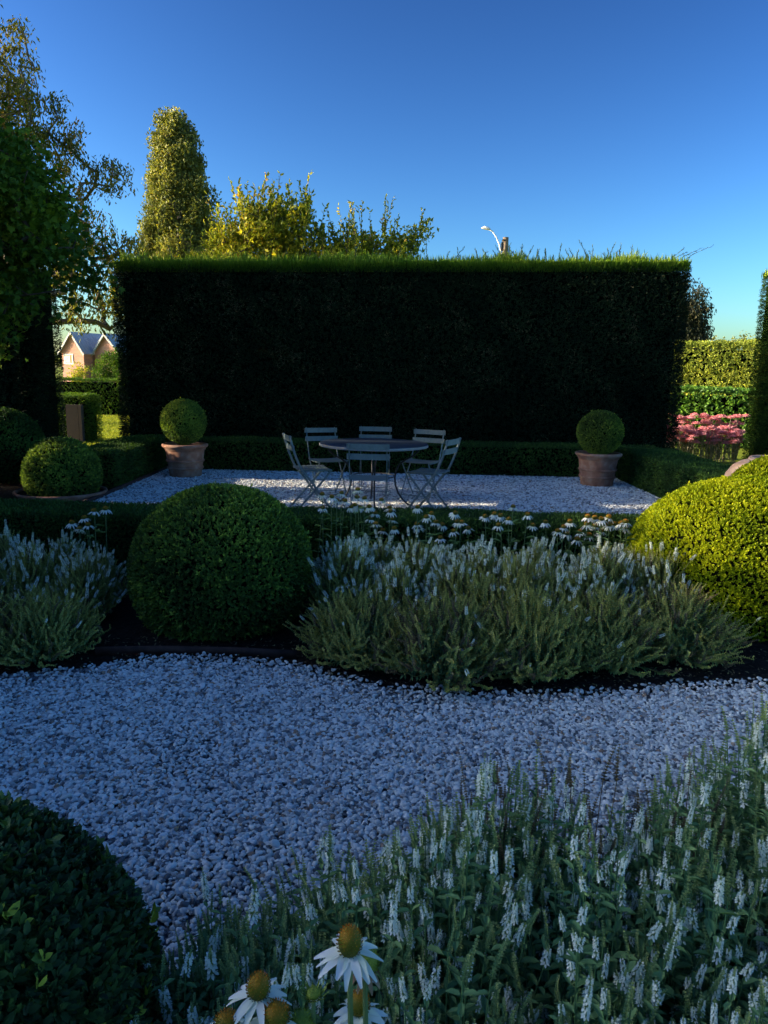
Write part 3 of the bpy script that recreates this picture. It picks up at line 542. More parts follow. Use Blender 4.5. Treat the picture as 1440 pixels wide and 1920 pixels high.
def cascade_variant(nst, hgt, spread, frac, dry=0.25, out=1.0):
    """older clump: long stems set with knobbly seed whorls, sweeping outward and up at the tips"""
    mb = MB(); tips = []
    for i in range(nst):
        a = rng.random()*6.28; rr = rng.random()**.6; ca, sa = math.cos(a), math.sin(a)
        h = hgt*(1-.85*rr**2)*(.8+.3*rng.random())+.03; rad = spread*rr*out*(.85+.3*rng.random())
        p0 = np.array([ca*rad*.12, sa*rad*.12, .0]); p1 = np.array([ca*rad*(.55+.35*rr), sa*rad*(.55+.35*rr), h*(.45-.35*rr)+.02]); p2 = np.array([ca*rad, sa*rad, h])
        P = bez(p0, p1, p2, 9); P += rng.normal(0, .009, P.shape)*np.linspace(0, 1, 9)[:, None]; P[5:, :2] += (rng.normal(0, .035, 2)*np.linspace(0, 1, 4)[:, None]**1.5)
        br = rng.random() < dry; tube(mb, P, np.linspace(.0022, .0012, 9), 4, 1 if br else 0, .3, cap=False)
        s = np.concatenate([[0], np.cumsum(np.linalg.norm(np.diff(P, axis=0), axis=1))]); Ltot = s[-1]; l0 = Ltot-(.16+.14*rng.random()) if not br else Ltot-.12
        ss = np.arange(max(l0, .05), Ltot, .0105); q = np.stack([np.interp(ss, s, P[:, j]) for j in range(3)], 1); tg = norm(np.gradient(q, axis=0))
        k = 5; q = np.repeat(q, k, 0); tg = np.repeat(tg, k, 0); side = norm(np.cross(tg, rdir(len(q))))
        tt = np.repeat((ss-l0)/(Ltot-l0), k); sz = .0165*(1-.5*tt); leaves(mb, q, side+tg*.8, tg-side*.2, sz, sz*.75, 1 if br else 0, r=np.clip(.25+.5*tt+rng.normal(0, .18, len(q)), 0, 1), low=True, fold=.5)
        nl = 18; t = rng.uniform(.12, .85, nl); q2 = np.stack([np.interp(t*Ltot, s, P[:, j]) for j in range(3)], 1); LL = .038*(1.2-t)
        leaves(mb, q2, rdir(nl)+[ca, sa, .2], rdir(nl)*.3+[0, 0, 1.], LL, LL*.42, 2, low=True, droop=.3)
        if not br and rng.random() < frac: tips.append((P[-1], norm(P[-1]-P[-3])))
    me = mb.build('foliage', ['sal_old', 'sal_brown', 'sal_leaf']); COL.objects.unlink(me); return me.data, tips
def place_plants(spots, variants, label, group, bloom_scale=1.0, cat='salvia plant'):
    for i, s in enumerate(spots):
        x, y, sc = s[:3]; me, tips = variants[i % len(variants)]
        t = empty('salvia_plant', (x, y, 0), rng.random()*6.28); t.scale = (sc, sc, sc*(s[3] if len(s) > 3 else (1.0+.12*min(1, max(0, (y-.9)/.6)) if y < 2.5 else 1)))
        lab = label(i, x, y) if callable(label) else label; tag(t, lab, cat, group)
        f = bpy.data.objects.new('foliage', me); COL.objects.link(f); f.parent = t
        random.shuffle(tips)
        for p, d in tips[:99]:
            o = bpy.data.objects.new('flower_spike', spike_me[random.randrange(5)]); COL.objects.link(o); o.parent = t
            o.location = p; q = Vector(d).to_track_quat('Z', 'Y'); o.rotation_mode = 'QUATERNION'; o.rotation_quaternion = q; k = bloom_scale*random.uniform(.75, 1.25); o.scale = (k, k, k*random.uniform(.7, 1.15))
fresh = [salvia_variant(92, .53, .21, .58, .074) for _ in range(4)]
leafy = [salvia_variant(76, .50, .21, .16, .068) for _ in range(2)]
dryv = [salvia_variant(34, .48, .19, .03, .020, 'dry') for _ in range(2)]
# front bed, close to the camera
fs = []
for y, xs in ((.62, (.12, .42, .72, 1.02)), (.86, (.28, .56, .84, 1.14, 1.42)), (1.10, (.10, .38, .66, .94, 1.22, 1.5)), (1.34, (.16, .44, .72, 1.0, 1.28, 1.56)), (1.58, (.42, .70, .98, 1.26, 1.54)), (1.80, (1.2, 1.46))):
    for x in xs: fs.append((x+random.uniform(-.04, .04), y+random.uniform(-.04, .04), random.uniform(.84, .96)))
fs += [(-.02, 1.30, .86), (-.06, 1.12, .84), (-.16, 1.16, .78), (-.22, .98, .74), (.10, 1.42, .86)]
place_plants(fs, fresh, lambda i, x, y: 'white flowering salvia clump in the foreground bed, %s' % ('nearest row beside the big coneflowers' if y < .75 else 'middle of the clumps' if y < 1.45 else 'far row beside the gravel path'), 'white salvias in the foreground bed', .66)
place_plants([(-.20, 1.28, .80), (.04, .86, .85), (-.26, 1.08, .72), (.14, 1.50, .85), (-.30, .86, .7), (.30, 1.62, .92), (.02, 1.40, .86), (.22, 1.56, .9), (-.10, .72, .7), (-.40, 1.18, .74), (-.40, 1.02, .76), (-.32, 1.34, .72), (-.12, 1.46, .80), (-.44, .88, .7), (-.46, 1.30, .56), (-.26, 1.22, .8), (-.34, 1.48, .5), (.95, 1.78, .92), (1.15, 1.98, .95), (1.42, 2.12, 1.05)], leafy, lambda i, x, y: 'mostly green salvia with few flowers %s' % ('between the dark near ball and the white salvias' if x < .5 else 'at the right end by the gravel path'), 'green salvias at the edge of the foreground bed')
place_plants([(.30, 1.66, .92), (.52, 1.72, .98), (.78, 1.72, .85), (1.40, 2.05, 1.15)], dryv, lambda i, x, y: ['dry brown wiry salvia standing at the gravel edge, leftmost', 'dry brown wiry salvia at the gravel edge, second from the left', 'dry brown wiry salvia at the gravel edge, third from the left', 'tallest dry wiry salvia at the right edge of the foreground bed'][i], 'dry salvias at the edge of the foreground bed')
# middle bed
casc = [cascade_variant(330, .36, .42, .04, .10), cascade_variant(330, .36, .42, .04, .25), cascade_variant(330, .38, .40, .06, .10)]
back = [cascade_variant(310, .45, .30, .60, .05, .9), cascade_variant(310, .46, .30, .55, .08, .9), cascade_variant(310, .45, .30, .60, .05, .9)]
oldb = [cascade_variant(240, .49, .30, .06, .15, .9)]
place_plants([(-.12, 3.80, .92), (.32, 3.63, 1.02), (.78, 3.68, 1.02), (1.22, 3.84, .98), (1.66, 3.97, .98), (.55, 3.98, 1.0)], casc, lambda i, x, y: ['sprawling grey green salvia just right of the large box ball', 'sprawling salvia spilling onto the gravel, left of centre', 'sprawling salvia spilling onto the gravel in the middle of the bed', 'sprawling salvia right of the middle with dark gaps between stems', 'sprawling salvia next to the sunlit box dome', 'salvia tucked behind the middle sprawling ones'][i], 'sprawling spent salvias at the front of the middle bed', .6)
place_plants([(.42, 4.2, .9, .95), (1.2, 4.2, .92, .92), (.80, 4.56, .9, .9), (.40, 4.62, .9, .88), (.08, 4.12, .92, .92), (1.02, 4.16, .92, .92), (-.20, 4.32, 1.0), (.20, 4.42, .98), (.60, 4.38, .95), (.98, 4.5, .95), (1.36, 4.42, .98), (1.72, 4.46, .95), (-.28, 4.66, .95, .88), (.62, 4.72, .88, .85), (1.0, 4.78, .9, .8), (-.02, 4.72, 1.0, .86), (1.40, 4.74, .92, .82)], back, 'white flowering salvia clump in the middle bed right of the large box ball', 'white salvias in the middle bed', .85)
place_plants([(.30, 4.72, .92, .84), (1.64, 4.72, .92, .86), (.78, 4.14, .95)], oldb, lambda i, x, y: ['tall spent olive salvia below the coneflowers in front of the table', 'tall spent olive salvia left of the sunlit box dome', 'tall spent olive salvia in the middle of the white ones'][i], 'spent salvias among the white ones')
place_plants([(-1.82, 3.76, .88), (-2.22, 3.74, 1.0), (-2.62, 3.82, 1.0)], casc, lambda i, x, y: ['sprawling spent salvia just left of the large box ball', 'second sprawling spent salvia left of the large box ball', 'sprawling spent salvia cut by the left edge'][i], 'sprawling spent salvias left of the box ball', .6)
place_plants([(-1.82, 4.32, .80), (-2.15, 4.38, .86), (-2.5, 4.36, .9), (-2.1, 4.72, .78), (-2.5, 4.76, .84), (-1.85, 4.62, .72)], back, 'white flowering salvia clump left of the large box ball', 'white salvias left of the box ball', .85)
place_plants([(-2.80, 4.5, 1.02)], oldb, 'tall spent olive salvia at the left edge in front of the low hedge', None)

# ------------------------------------------------------------------ coneflowers
def petal_ring(np_, L, Wd, droop, mat='petal', messy=.1):
    mb = MB()
    for i in range(np_):
        a = 2*np.pi*i/np_+rng.normal(0, messy); dr = droop+rng.normal(0, .12); l = L*(.85+.25*rng.random()); w = Wd*(.85+.3*rng.random()); ca, sa = math.cos(a), math.sin(a); K = 6; V = []
        tw = rng.normal(0, .25)
        for j in range(K):
            t = j/(K-1); ang = dr*(.25+.9*t); r = .009+l*t*math.cos(dr*.6*(.4+.6*t)); z = -l*t*math.sin(ang)*.8; ww = w*.5*(math.sin(min(1, t*1.15+.16)*math.pi*.88)**.6 if t < 1 else .28)
            for s, lift in ((-1, .12), (0, 0), (1, .12)):
                V.append((ca*r-sa*s*ww, sa*r+ca*s*ww, z+lift*w*(1 if s else 0)+s*tw*ww))
        f = [(j*3+k, j*3+k+1, j*3+k+4, j*3+k+3) for j in range(K-1) for k in (0, 1)]
        mb.add(V, f, 0, rng.random())
    return mb.build('petals', [mat])
def cone_mesh(r, h, mat='cone', spikes=190):
    mb = MB(); prof = [(r*math.sin(t)**.8 if t > 0 else .0005, h*(.5-.5*math.cos(t))*1.0-h*.12) for t in np.linspace(math.pi, 0, 12)][::-1]
    prof = [(max(a, .0004), b) for a, b in prof]; lathe(mb, prof, 20, 0)
    mb.r[-1] = np.repeat(np.clip([(b+h*.12)/h*.7 for a, b in prof], 0, 1), 20).astype(np.float32)
    i = np.arange(spikes); t = np.arccos(1-1.75*(i+.5)/spikes); ph = i*2.39996
    u = np.stack([np.sin(t)*np.cos(ph), np.sin(t)*np.sin(ph), np.cos(t)], 1); p = np.stack([u[:, 0]*r*np.abs(np.sin(t))**-.2*.97, u[:, 1]*r*np.abs(np.sin(t))**-.2*.97, h*(.5+.5*np.cos(t))-h*.12], 1)
    a = norm(u*[1, 1, .5]+[0, 0, .55]); leaves(mb, p, a, rdir(spikes), r*.32, r*.11, 0, r=np.clip(.35+.65*(.5+.5*np.cos(t))+rng.normal(0, .12, spikes), 0, 1), low=True, fold=.6)
    return mb.build('cone', [mat])
def coneflower(head, base, cr=.0165, ch=.032, petals=15, pl=.036, pw=.013, droop=.55, pm='petal', cm='cone', stem_r=.0026, tilt=(0, 0), leafy=True):
    """head = world position of the petal ring"""
    t = empty('coneflower', (base[0], base[1], 0)); h = np.array(head)-[base[0], base[1], 0]
    mb = MB(); P = bez((0, 0, 0), (h[0]*.25, h[1]*.25, h[2]*.6), h-[0, 0, .006], 8); tube(mb, P, np.linspace(stem_r*1.25, stem_r, 8), 6)
    s = mb.build('stem', ['cf_stem'], t)
    hd = []
    if petals: o = petal_ring(petals, pl, pw, droop, pm); o.parent = t; hd.append(o)
    o = cone_mesh(cr, ch, cm); o.parent = t; hd.append(o)
    for o in hd: o.location = h; o.rotation_euler = (tilt[0], tilt[1], rng.random()*6.28)
    if leafy:
        mb = MB(); k = 5; tt = rng.uniform(.25, .8, k); q = np.stack([np.interp(tt, np.linspace(0, 1, 8), P[:, j]) for j in range(3)], 1)
        a = rng.random(k)*6.28; leaves(mb, q, np.stack([np.cos(a), np.sin(a), np.full(k, .6)], 1), np.tile([0, 0, 1.], (k, 1)), .055+.03*rng.random(k), .017, 0, droop=.35); mb.build('foliage', ['sal_leaf'], t)
    return t
G1 = 'coneflowers in the foreground'
tag(coneflower((-.035, .89, .715), (-.02, .84), .0158, .040, 16, .040, .0135, .42, stem_r=.0042), 'largest white coneflower with an orange tipped cone, highest in the foreground', 'coneflower', G1)
tag(coneflower((-.172, .95, .585), (-.15, .92), .0160, .037, 15, .040, .013, .48, stem_r=.0036), 'white coneflower with a brown cone, left of the tallest one', 'coneflower', G1)
tag(coneflower((-.014, .925, .655), (.0, .91), .0180, .034, 9, .026, .008, 1.15, 'petal_dry', 'cone_green', stem_r=.0040), 'spent coneflower with shrivelled brown petals behind the tallest one', 'coneflower', G1)
tag(coneflower((-.143, .93, .555), (-.13, .91), .0180, .038, 16, .036, .013, .50, stem_r=.0036), 'white coneflower just below and right of the second highest', 'coneflower', G1)
tag(coneflower((-.108, .945, .525), (-.10, .93), .0190, .036, 13, .034, .013, .7, cm='cone_green', stem_r=.0036), 'coneflower with a greenish cone cut by the bottom edge', 'coneflower', G1)
tag(coneflower((-.215, .925, .545), (-.20, .91), .0165, .034, 15, .036, .013, .55, stem_r=.0036), 'leftmost foreground coneflower with an orange cone at the bottom edge', 'coneflower', G1)
tag(coneflower((-.022, .945, .565), (-.03, .93), .0150, .034, 14, .036, .013, .60, stem_r=.0036), 'white coneflower low behind the stem of the tallest one', 'coneflower', G1)
t = coneflower((-.090, .95, .585), (-.085, .93), .010, .012, 22, .016, .003, -1.0, 'cone_green', 'cone_green', stem_r=.0036); tag(t, 'green coneflower bud still closed between the open flowers', 'coneflower', G1)
# middle bed: heads read off the photograph, each at its own distance
heads = []
for X, Y in [(425, 575), (485, 592), (552, 568), (520, 615), (573, 617), (654, 545), (648, 595), (700, 602), (632, 645), (612, 657), (808, 612), (728, 655), (668, 660), (765, 697), (860, 662), (868, 685), (737, 733), (770, 765), (877, 738), (888, 797), (430, 662), (815, 808), (1038, 660), (1130, 702), (1096, 722), (1157, 755), (1198, 772), (1035, 767), (1046, 790), (1278, 697), (1322, 757), (1363, 795), (1296, 753), (1268, 812), (1185, 857)]:
    heads.append((480+X/3.43, 760+Y/3.43, 0))
for X, Y in [(868, 146), (923, 177), (760, 184), (797, 174), (820, 182), (810, 218), (850, 195), (992, 206), (943, 218), (1155, 185), (1183, 190), (1236, 186), (1207, 195), (1088, 205), (1152, 214), (1184, 221), (1237, 216), (1262, 214), (1285, 212), (1302, 227), (1062, 225), (1075, 250), (1115, 272), (1160, 256), (1040, 240), (1300, 205), (1205, 240), (1125, 245)]:
    heads.append((540+X/2.057, 880+Y/2.057, 1))
for px, py in [(198, 955), (177, 959), (158, 972), (134, 981), (150, 992), (165, 985)]: heads.append((px, py, 2))
Mx = np.array(camo.matrix_world.to_3x3())
for i, (px, py, g) in enumerate(heads):
    ray = Mx@np.array([(px-720)/1386, -(py-960)/1386, -1.]); dist = 5.02+random.uniform(-.12, .12)+(.0 if py > 960 else .06)
    if g == 2: dist = 4.75+random.uniform(-.08, .08)
    P = ray*(dist/ray[1])+[0, 0, 1.5]; P[2] -= .004
    b = (P[0]+random.uniform(-.05, .05), P[1]+random.uniform(-.03, .03)); big = 1.12 if px > 1060 else 1.0
    t = coneflower(P, b, .0155*big, .026*big, random.randint(11, 15), .037*big, .0135, random.uniform(.55, 1.0), stem_r=.0022, tilt=(random.gauss(0, .14), random.gauss(0, .14)))
    lab = ('white coneflower in the sunlit bunch left of the yellow green dome' if px > 1060 else 'white coneflower in the dense bunch in front of the bistro chairs' if px < 745 else 'white coneflower in the loose bunch right of the chairs') if g < 2 else 'white coneflower in the small bunch left of the large box ball'
    tag(t, lab, 'coneflower', 'coneflowers ' + lab.split(' coneflower ')[1])

# ------------------------------------------------------------------ sedum behind the right corner
for i in range(18):
    x = 4.92+.155*i+random.uniform(-.04, .04) if i < 11 else 5.2+.26*(i-11); y = 14.35 if i >= 11 else 13.75+random.uniform(-.08, .12)
    t = empty('sedum_plant', (x, y, 0)); tag(t, ('pink headed sedum clump in the front row behind the low right hedge' if i < 11 else 'pink headed sedum clump in the back row against the leafy hedge'), 'sedum', 'pink sedums')
    mb = MB(); ml = MB(); hs = []
    for k in range(13):
        a = random.uniform(0, 6.28); r = random.uniform(.02, .19); h = random.uniform(.34, .64)*(1.3 if i >= 11 else 1); tip = (math.cos(a)*r, math.sin(a)*r, h)
        tube(mb, bez((tip[0]*.4, tip[1]*.4, 0), (tip[0]*.8, tip[1]*.8, h*.5), tip, 5), .006, 5); hs.append(tip)
        q = 14; tt = rng.uniform(.15, .85, q); leaves(ml, np.stack([tip[0]*(.4+.6*tt), tip[1]*(.4+.6*tt), h*tt], 1), rdir(q)+[0, 0, .4], rdir(q)*.3+[0, 0, 1.], .05, .024, 0)
    mb.build('stems', ['sedum_stem'], t); ml.build('foliage', ['sedum_leaf'], t)
    for tip in hs:
        m2 = MB(); q = 150; u = rdir(q); u[:, 2] = np.abs(u[:, 2]); rr = .062+.02*random.random(); p = u*[rr, rr, rr*.55]*(.8+.3*rng.random(q))[:, None]
        leaves(m2, p, u+rdir(q)*.4, rdir(q), .018, .016, 0, low=True); lathe(m2, [(rr*.9, 0), (rr*.6, rr*.3), (.001, rr*.45)], 10, 0)
        m2.build('flower_head', ['sedum'], t, loc=tip)

# ------------------------------------------------------------------ hedges beyond
pivot(hedge('leafy_hedge', 5.2, 12, 17.0, 18.0, 1.27, .06, 420, 'ivy', 'glossy green leafy hedge behind the pink flowers at the right', 'xyt', .1, bump=.06, shape=.7, seed=21, k=4, cat='hedge'), 7.3, 17, -12)
pivot(hedge('golden_hedge', 8.2, 16.5, 24.5, 25.7, 2.66, .075, 420, 'gold', 'taller yellow tinged hedge behind the glossy green one', 'xyt', .15, bump=.10, shape=.4, seed=22, k=4), 10.5, 24.5, -18)
hedge('garden_hedge', -16, -6.0, 24.0, 25.0, 1.10, .05, 420, 'farhedge', 'long trimmed hedge across the lawn in front of the pink house', 'Xyt', .05, bump=.02, seed=23, k=4)
hedge('garden_hedge', -8.0, -6.02, 14.9, 15.7, .93, .035, 1400, 'farhedge', 'square clipped hedge with a sunlit flat top beside the lawn', 'Xyt', .05, bump=.02, seed=24, k=4)
t = empty('timber_box', (-6.22, 14.82, 0)); tag(t, 'dark brown timber box standing against the square clipped hedge', 'planter')
mb = MB(); box(mb, (-.02, 0, .38), (.24, .10, .76)); mb.build('front_panel', ['brownpost'], t, smooth=False)
mb = MB(); box(mb, (.14, .0, .38), (.06, .12, .76)); mb.build('post', ['brownpost'], t, smooth=False)

# ------------------------------------------------------------------ trees
def skeleton(trunk, targets, step=.35, wob=.10):
    P = [np.array(q, float) for q in trunk]; par = [-1]+list(range(len(trunk)-1)); root = P[-1]
    T = targets[np.argsort(np.linalg.norm(targets-np.array(trunk[0]), axis=1))]; arr = np.zeros((60000, 3)); n = len(P); arr[:n] = P; par = par+[0]*60000; term = []
    lo = max(1, int(len(trunk)*.35))
    for q in T:
        dd = np.linalg.norm(arr[lo:n]-q, axis=1)+.35*np.maximum(0, arr[lo:n, 2]-q[2]); j = int(np.argmin(dd))+lo; a = arr[j]; L = np.linalg.norm(q-a); m = max(1, int(L/step)); prev = j
        for k in range(1, m+1):
            arr[n] = a+(q-a)*k/m+(rng.normal(0, wob*step, 3) if k < m else 0); par[n] = prev; prev = n; n += 1
        term.append(prev)
    arr = arr[:n]; par = np.array(par[:n]); cnt = np.ones(n)
    for i in range(n-1, 0, -1): cnt[par[i]] += cnt[i]
    return arr, par, cnt, np.array(term)
def blobs(spec, n):
    out = []; vol = np.array([s[3]*s[4]*s[5] for s in spec]); vol = vol/vol.sum()
    for s, w in zip(spec, vol):
        k = max(4, int(n*w)); u = rdir(k)*(rng.random(k)**.38)[:, None]; out.append(u*[s[3], s[4], s[5]]+[s[0], s[1], s[2]])
    return np.concatenate(out)
def tree(name, trunk, spec, ntar, r0, label, cat, leafmat_, barkmat, nleaf, leafL, style='plain', step=.4, wob=.12, clus=.3, group=None, shape=.45, shoots=0, rt=.004, seed=0, jit=.12):
    t = empty(name, tuple(trunk[0])); b = np.array(trunk[0], float); tag(t, label, cat, group)
    tg = blobs(spec, ntar); tg = tg+noise(tg+seed, 1.6)[:, None]*norm(tg-tg.mean(0))*jit; arr, par, cnt, term = skeleton(trunk, tg, step, wob); rad = np.maximum(r0*(cnt/cnt[0])**.5, rt)
    mb = MB(); idx = np.arange(1, len(arr)); frusta(mb, arr[par[idx]]-b, arr[idx]-b, np.minimum(rad[par[idx]], rad[idx]*1.6), rad[idx], 5); 
    tips = arr[term]; tdir = norm(tips-arr[par[term]])
    ml = MB()
    if shoots:
        k = shoots; hi = np.argsort(-tips[:, 2])[:max(k, int(len(tips)*.5))]; sel = rng.choice(hi, k); topn = tips[sel]; Ls = .35+.75*rng.random(k)**1.5; dirs = norm(rdir(k)*.28+[0, 0, 1]+np.concatenate([(topn-tips.mean(0))[:, :2]*.12, np.zeros((k, 1))], 1))
        frusta(mb, topn-b, topn-b+dirs*Ls[:, None], np.full(k, .007), np.full(k, .003), 4)
        q = 16; tt = np.tile(np.linspace(.1, 1, q), k)[:, None]; pp = np.repeat(topn, q, 0)+np.repeat(dirs*Ls[:, None], q, 0)*tt; sd = rdir(k*q)
        leaves(ml, pp-b, sd*.8+np.repeat(dirs, q, 0)*.8, rdir(k*q), leafL*(.6+.5*rng.random(k*q)), leafL*shape, 0, r=rng.random(k*q))
    n = nleaf; w = rng.integers(0, len(term), n); cl = np.clip(.5+.28*rng.normal(size=len(term)), 0, 1)
    p = tips[w]+rdir(n)*(rng.random((n, 1))**.5)*clus*.95-tdir[w]*rng.random((n, 1))*clus*.6
    r = np.clip(cl[w]*.75+rng.random(n)*.25, 0, 1); Ls = leafL*(.65+.6*rng.random(n))
    if style == 'droop': dd = rdir(n)*.7+[0, 0, -.8]
    elif style == 'up': dd = rdir(n)*.6+[0, 0, .6]
    else: dd = rdir(n)
    nn = rdir(n)*.8+[0, 0, .6]
    if style == 'lobed': lobed(ml, p-b, rdir(n)*.8+[0, 0, -.35], rdir(n)*.55+[0, 0, .8], Ls, 0, r)
    else: leaves(ml, p-b, dd, nn, Ls, Ls*shape, 0, r, low=True, droop=.15)
    mb.build('trunk', [barkmat], t); ml.build('crown', [leafmat_], t); return t
# dark broadleaf that overhangs the left hedge
tree('shade_tree', [(-7.7, 10.4, 0), (-7.65, 10.35, 1.2), (-7.6, 10.3, 2.2), (-7.5, 10.2, 3.2), (-7.4, 10.2, 4.2)],
     [(-7.8, 10.3, 5.1, 2.4, 2.1, 2.1), (-5.5, 10.2, 3.75, 1.05, 1.1, .95), (-5.2, 10.3, 3.6, .9, .9, .9), (-5.0, 10.1, 3.8, .7, .8, .6), (-4.6, 10.3, 3.25, .75, .8, .55), (-4.6, 10.2, 3.0, .65, .7, .5), (-5.5, 10.0, 2.35, .85, .9, .75), (-5.3, 10.0, 2.5, .8, .8, .8), (-6.0, 10.2, 4.2, .9, 1.0, .6)], 760, .20,
     'dark broad leaved tree hanging over the tall hedge at the left', 'tree', 'maple', 'bark', 60000, .085, 'lobed', clus=.42, jit=.42)
tree('shade_tree', [(-9.0, 7.2, 0), (-9.0, 7.2, 1.5), (-8.9, 7.2, 3.0), (-8.8, 7.2, 4.2)], [(-8.8, 7.0, 5.0, 1.7, 1.7, 1.2)], 160, .14, 'unseen smaller round tree added beyond the left hedge for dappled shade', 'tree', 'maple', 'bark', 5200, .11, 'plain', clus=.4)  # unseen tree, added to break up the sun on the right low hedge
# tall open walnut-like tree behind
tree('walnut_tree', [(-10.2, 20, 0), (-10.1, 20, 1.2), (-9.9, 20, 2.4), (-9.8, 20.1, 3.8), (-9.9, 20, 5.2), (-10.1, 20, 6.6)],
     [(-11.4, 20, 8.3, 2.6, 2.2, 2.9), (-9.2, 20, 7.2, 1.5, 1.5, 1.7), (-7.5, 20, 6.3, 1.2, .9, .5), (-6.7, 20, 6.5, .5, .5, .3), (-8.7, 20, 5.2, 1.5, 1.5, .9), (-7.6, 20, 4.3, 1.5, 1.4, .9), (-8.0, 20, 3.2, 1.5, 1.3, .75)], 900, .26,
     'tall open olive leaved tree with crooked twigs at the upper left', 'tree', 'walnut', 'bark_pale', 34000, .125, 'droop', step=.3, wob=.28, clus=.30, jit=.3, shape=.38, rt=.007)
tree('poplar_tree', [(-9.6, 35, 0), (-9.6, 35, 3), (-9.6, 35, 6), (-9.55, 35, 9), (-9.5, 35, 12)],
     [(-9.62, 35, 6.6, 1.35, 1.3, 5.0), (-9.5, 35, 9.3, 1.12, 1.1, 3.1), (-9.45, 35, 10.7, 1.0, .9, 1.9), (-8.45, 34.6, 6.9, .65, .8, 3.3), (-10.5, 34.8, 5.0, .75, .9, 3.2)], 1100, .28,
     'tall narrow poplar rising above the hedge on the left', 'tree', 'poplar', 'bark_pale', 125000, .13, 'up', clus=.46, shape=.7, rt=.01, jit=.24)
tree('plum_tree', [(-3.3, 19.3, 0), (-3.3, 19.3, 1.4), (-3.2, 19.3, 2.4)],
     [(-3.5, 19.3, 4.4, 1.2, 1.1, 1.2), (-2.5, 19.3, 4.8, .8, .9, 1.15), (-1.9, 19.3, 4.2, .6, .8, .9), (-4.4, 19.3, 3.8, .8, .8, .9)], 420, .12, 'yellow green plum tree behind the hedge, wider one on the left', 'tree', 'plum', 'bark', 14000, .125, 'up', clus=.32, shoots=150, jit=.3, group='fruit trees behind the hedge')
tree('plum_tree', [(-.2, 19.3, 0), (-.2, 19.3, 1.4), (-.1, 19.3, 2.5)],
     [(-1.5, 19.3, 3.9, .6, .8, .85), (-.95, 19.3, 4.1, .75, .8, 1.0), (-.1, 19.3, 4.1, .85, .8, .95), (.5, 19.3, 4.15, .6, .5, .65), (.65, 19.3, 4.9, .3, .3, .35), (.98, 19.3, 4.9, .14, .12, .25)], 230, .10, 'smaller plum tree with bare leaning shoots right of the wide one', 'tree', 'plum', 'bark', 10500, .115, 'up', clus=.30, shoots=80, jit=.25, group='fruit trees behind the hedge')
tree('plum_tree', [(-5.5, 19.8, 0), (-5.5, 19.8, 1.4), (-5.5, 19.8, 2.4)],
     [(-5.5, 19.8, 3.4, 1.7, 1.0, 1.1)], 220, .10, 'low yellow green tree in front of the poplar', 'tree', 'plum', 'bark', 9000, .11, 'up', clus=.4, shoots=20, group='fruit trees behind the hedge')
tree('evergreen_tree', [(15.2, 40, 0), (15.2, 40, 2), (15.3, 40, 4)], [(15.3, 40, 4.7, 1.5, 1.4, 2.2), (15.7, 40, 3.6, 1.15, 1.2, 1.6), (14.8, 40, 3.6, 1.3, 1.2, 2.4)], 260, .2, 'dark grey green tree peeping out behind the right end of the big hedge', 'tree', 'gum', 'bark', 26000, .16, 'droop', clus=.55, rt=.01)
for i, (x, z, w) in enumerate(((33.5, 3.4, 2.6), (37.0, 3.8, 3.0), (41.5, 3.6, 3.4))):
    tree('distant_tree', [(x, 80, 0), (x, 80, 1.5), (x, 80, 2.5)], [(x, 80, z, w, 2, 2.7)], 60, .2, ['leftmost of the far pale trees above the golden hedge', 'middle one of the far pale trees above the golden hedge', 'far pale tree nearest the right hand hedge'][i], 'tree', 'poplar', 'bark', 3200, .35, 'plain', clus=.9, rt=.02, group='far trees on the right')
for i, (x, y, z, w, h) in enumerate(((-14.6, 40, 1.45, 1.0, 1.15), (-12.3, 30, .85, .45, .65))):
    tree('garden_shrub', [(x, y, 0), (x, y, .4), (x, y, .8)], [(x, y, z, w, .8, h)], 90 if i == 0 else 40, .06, ['round sunlit shrub in front of the pink house', 'small yellow green shrub below the house window'][i], 'shrub', 'plum' if i else 'farhedge', 'bark', 6000 if i == 0 else 1400, .11, 'up', clus=.3)
# distant belts of trees along the horizon
for i, (x0, x1, y, h) in enumerate(((-70, -14, 105, 4.0), (-10, 26, 115, 3.0), (44, 95, 105, 4.2))):
    for k in range(4):
        x = x0+(x1-x0)*(k+.5)/4; tree('distant_tree', [(x, y, 0), (x, y, 1.0), (x, y, 1.6)], [(x, y, h*.5, (x1-x0)/7, 3, h*.5)], 40, .2, 'low far tree in the belt along the horizon %s' % ['behind the house', 'hidden by the big hedge', 'beyond the right hand hedge'][i], 'tree', 'poplar', 'bark', 1500, .8, 'plain', clus=1.2, rt=.03, group='far belt of trees')

# ------------------------------------------------------------------ street lamp
t = empty('street_lamp', (5.97, 40, 0)); tag(t, 'wooden pole with a white curved lamp arm rising above the hedge', 'street lamp')
mb = MB(); tube(mb, [(0, 0, 0), (0, 0, 4), (0, 0, 8.5)], [.19, .165, .145], 14); mb.build('pole', ['wood'], t)
mb = MB(); tube(mb, [(-.14, 0, 7.3), (-.20, 0, 7.7), (-.30, 0, 8.1), (-.48, 0, 8.5), (-.70, 0, 8.78), (-.90, 0, 8.90)], .035, 8); tube(mb, [(-.12, 0, 8.32), (-.30, 0, 8.12)], .02, 6); mb.build('lamp_arm', ['white'], t)
mb = MB(); tube(mb, [(-.82, 0, 8.88), (-.95, 0, 8.92), (-1.15, 0, 8.95), (-1.28, 0, 8.93)], [.05, .085, .075, .03], 10); mb.build('lamp_head', ['white'], t)
mb = MB(); box(mb, (-.16, 0, 8.05), (.12, .2, .4)); box(mb, (-.1, 0, 8.35), (.16, .3, .08)); mb.build('bracket', ['iron'], t, smooth=False)

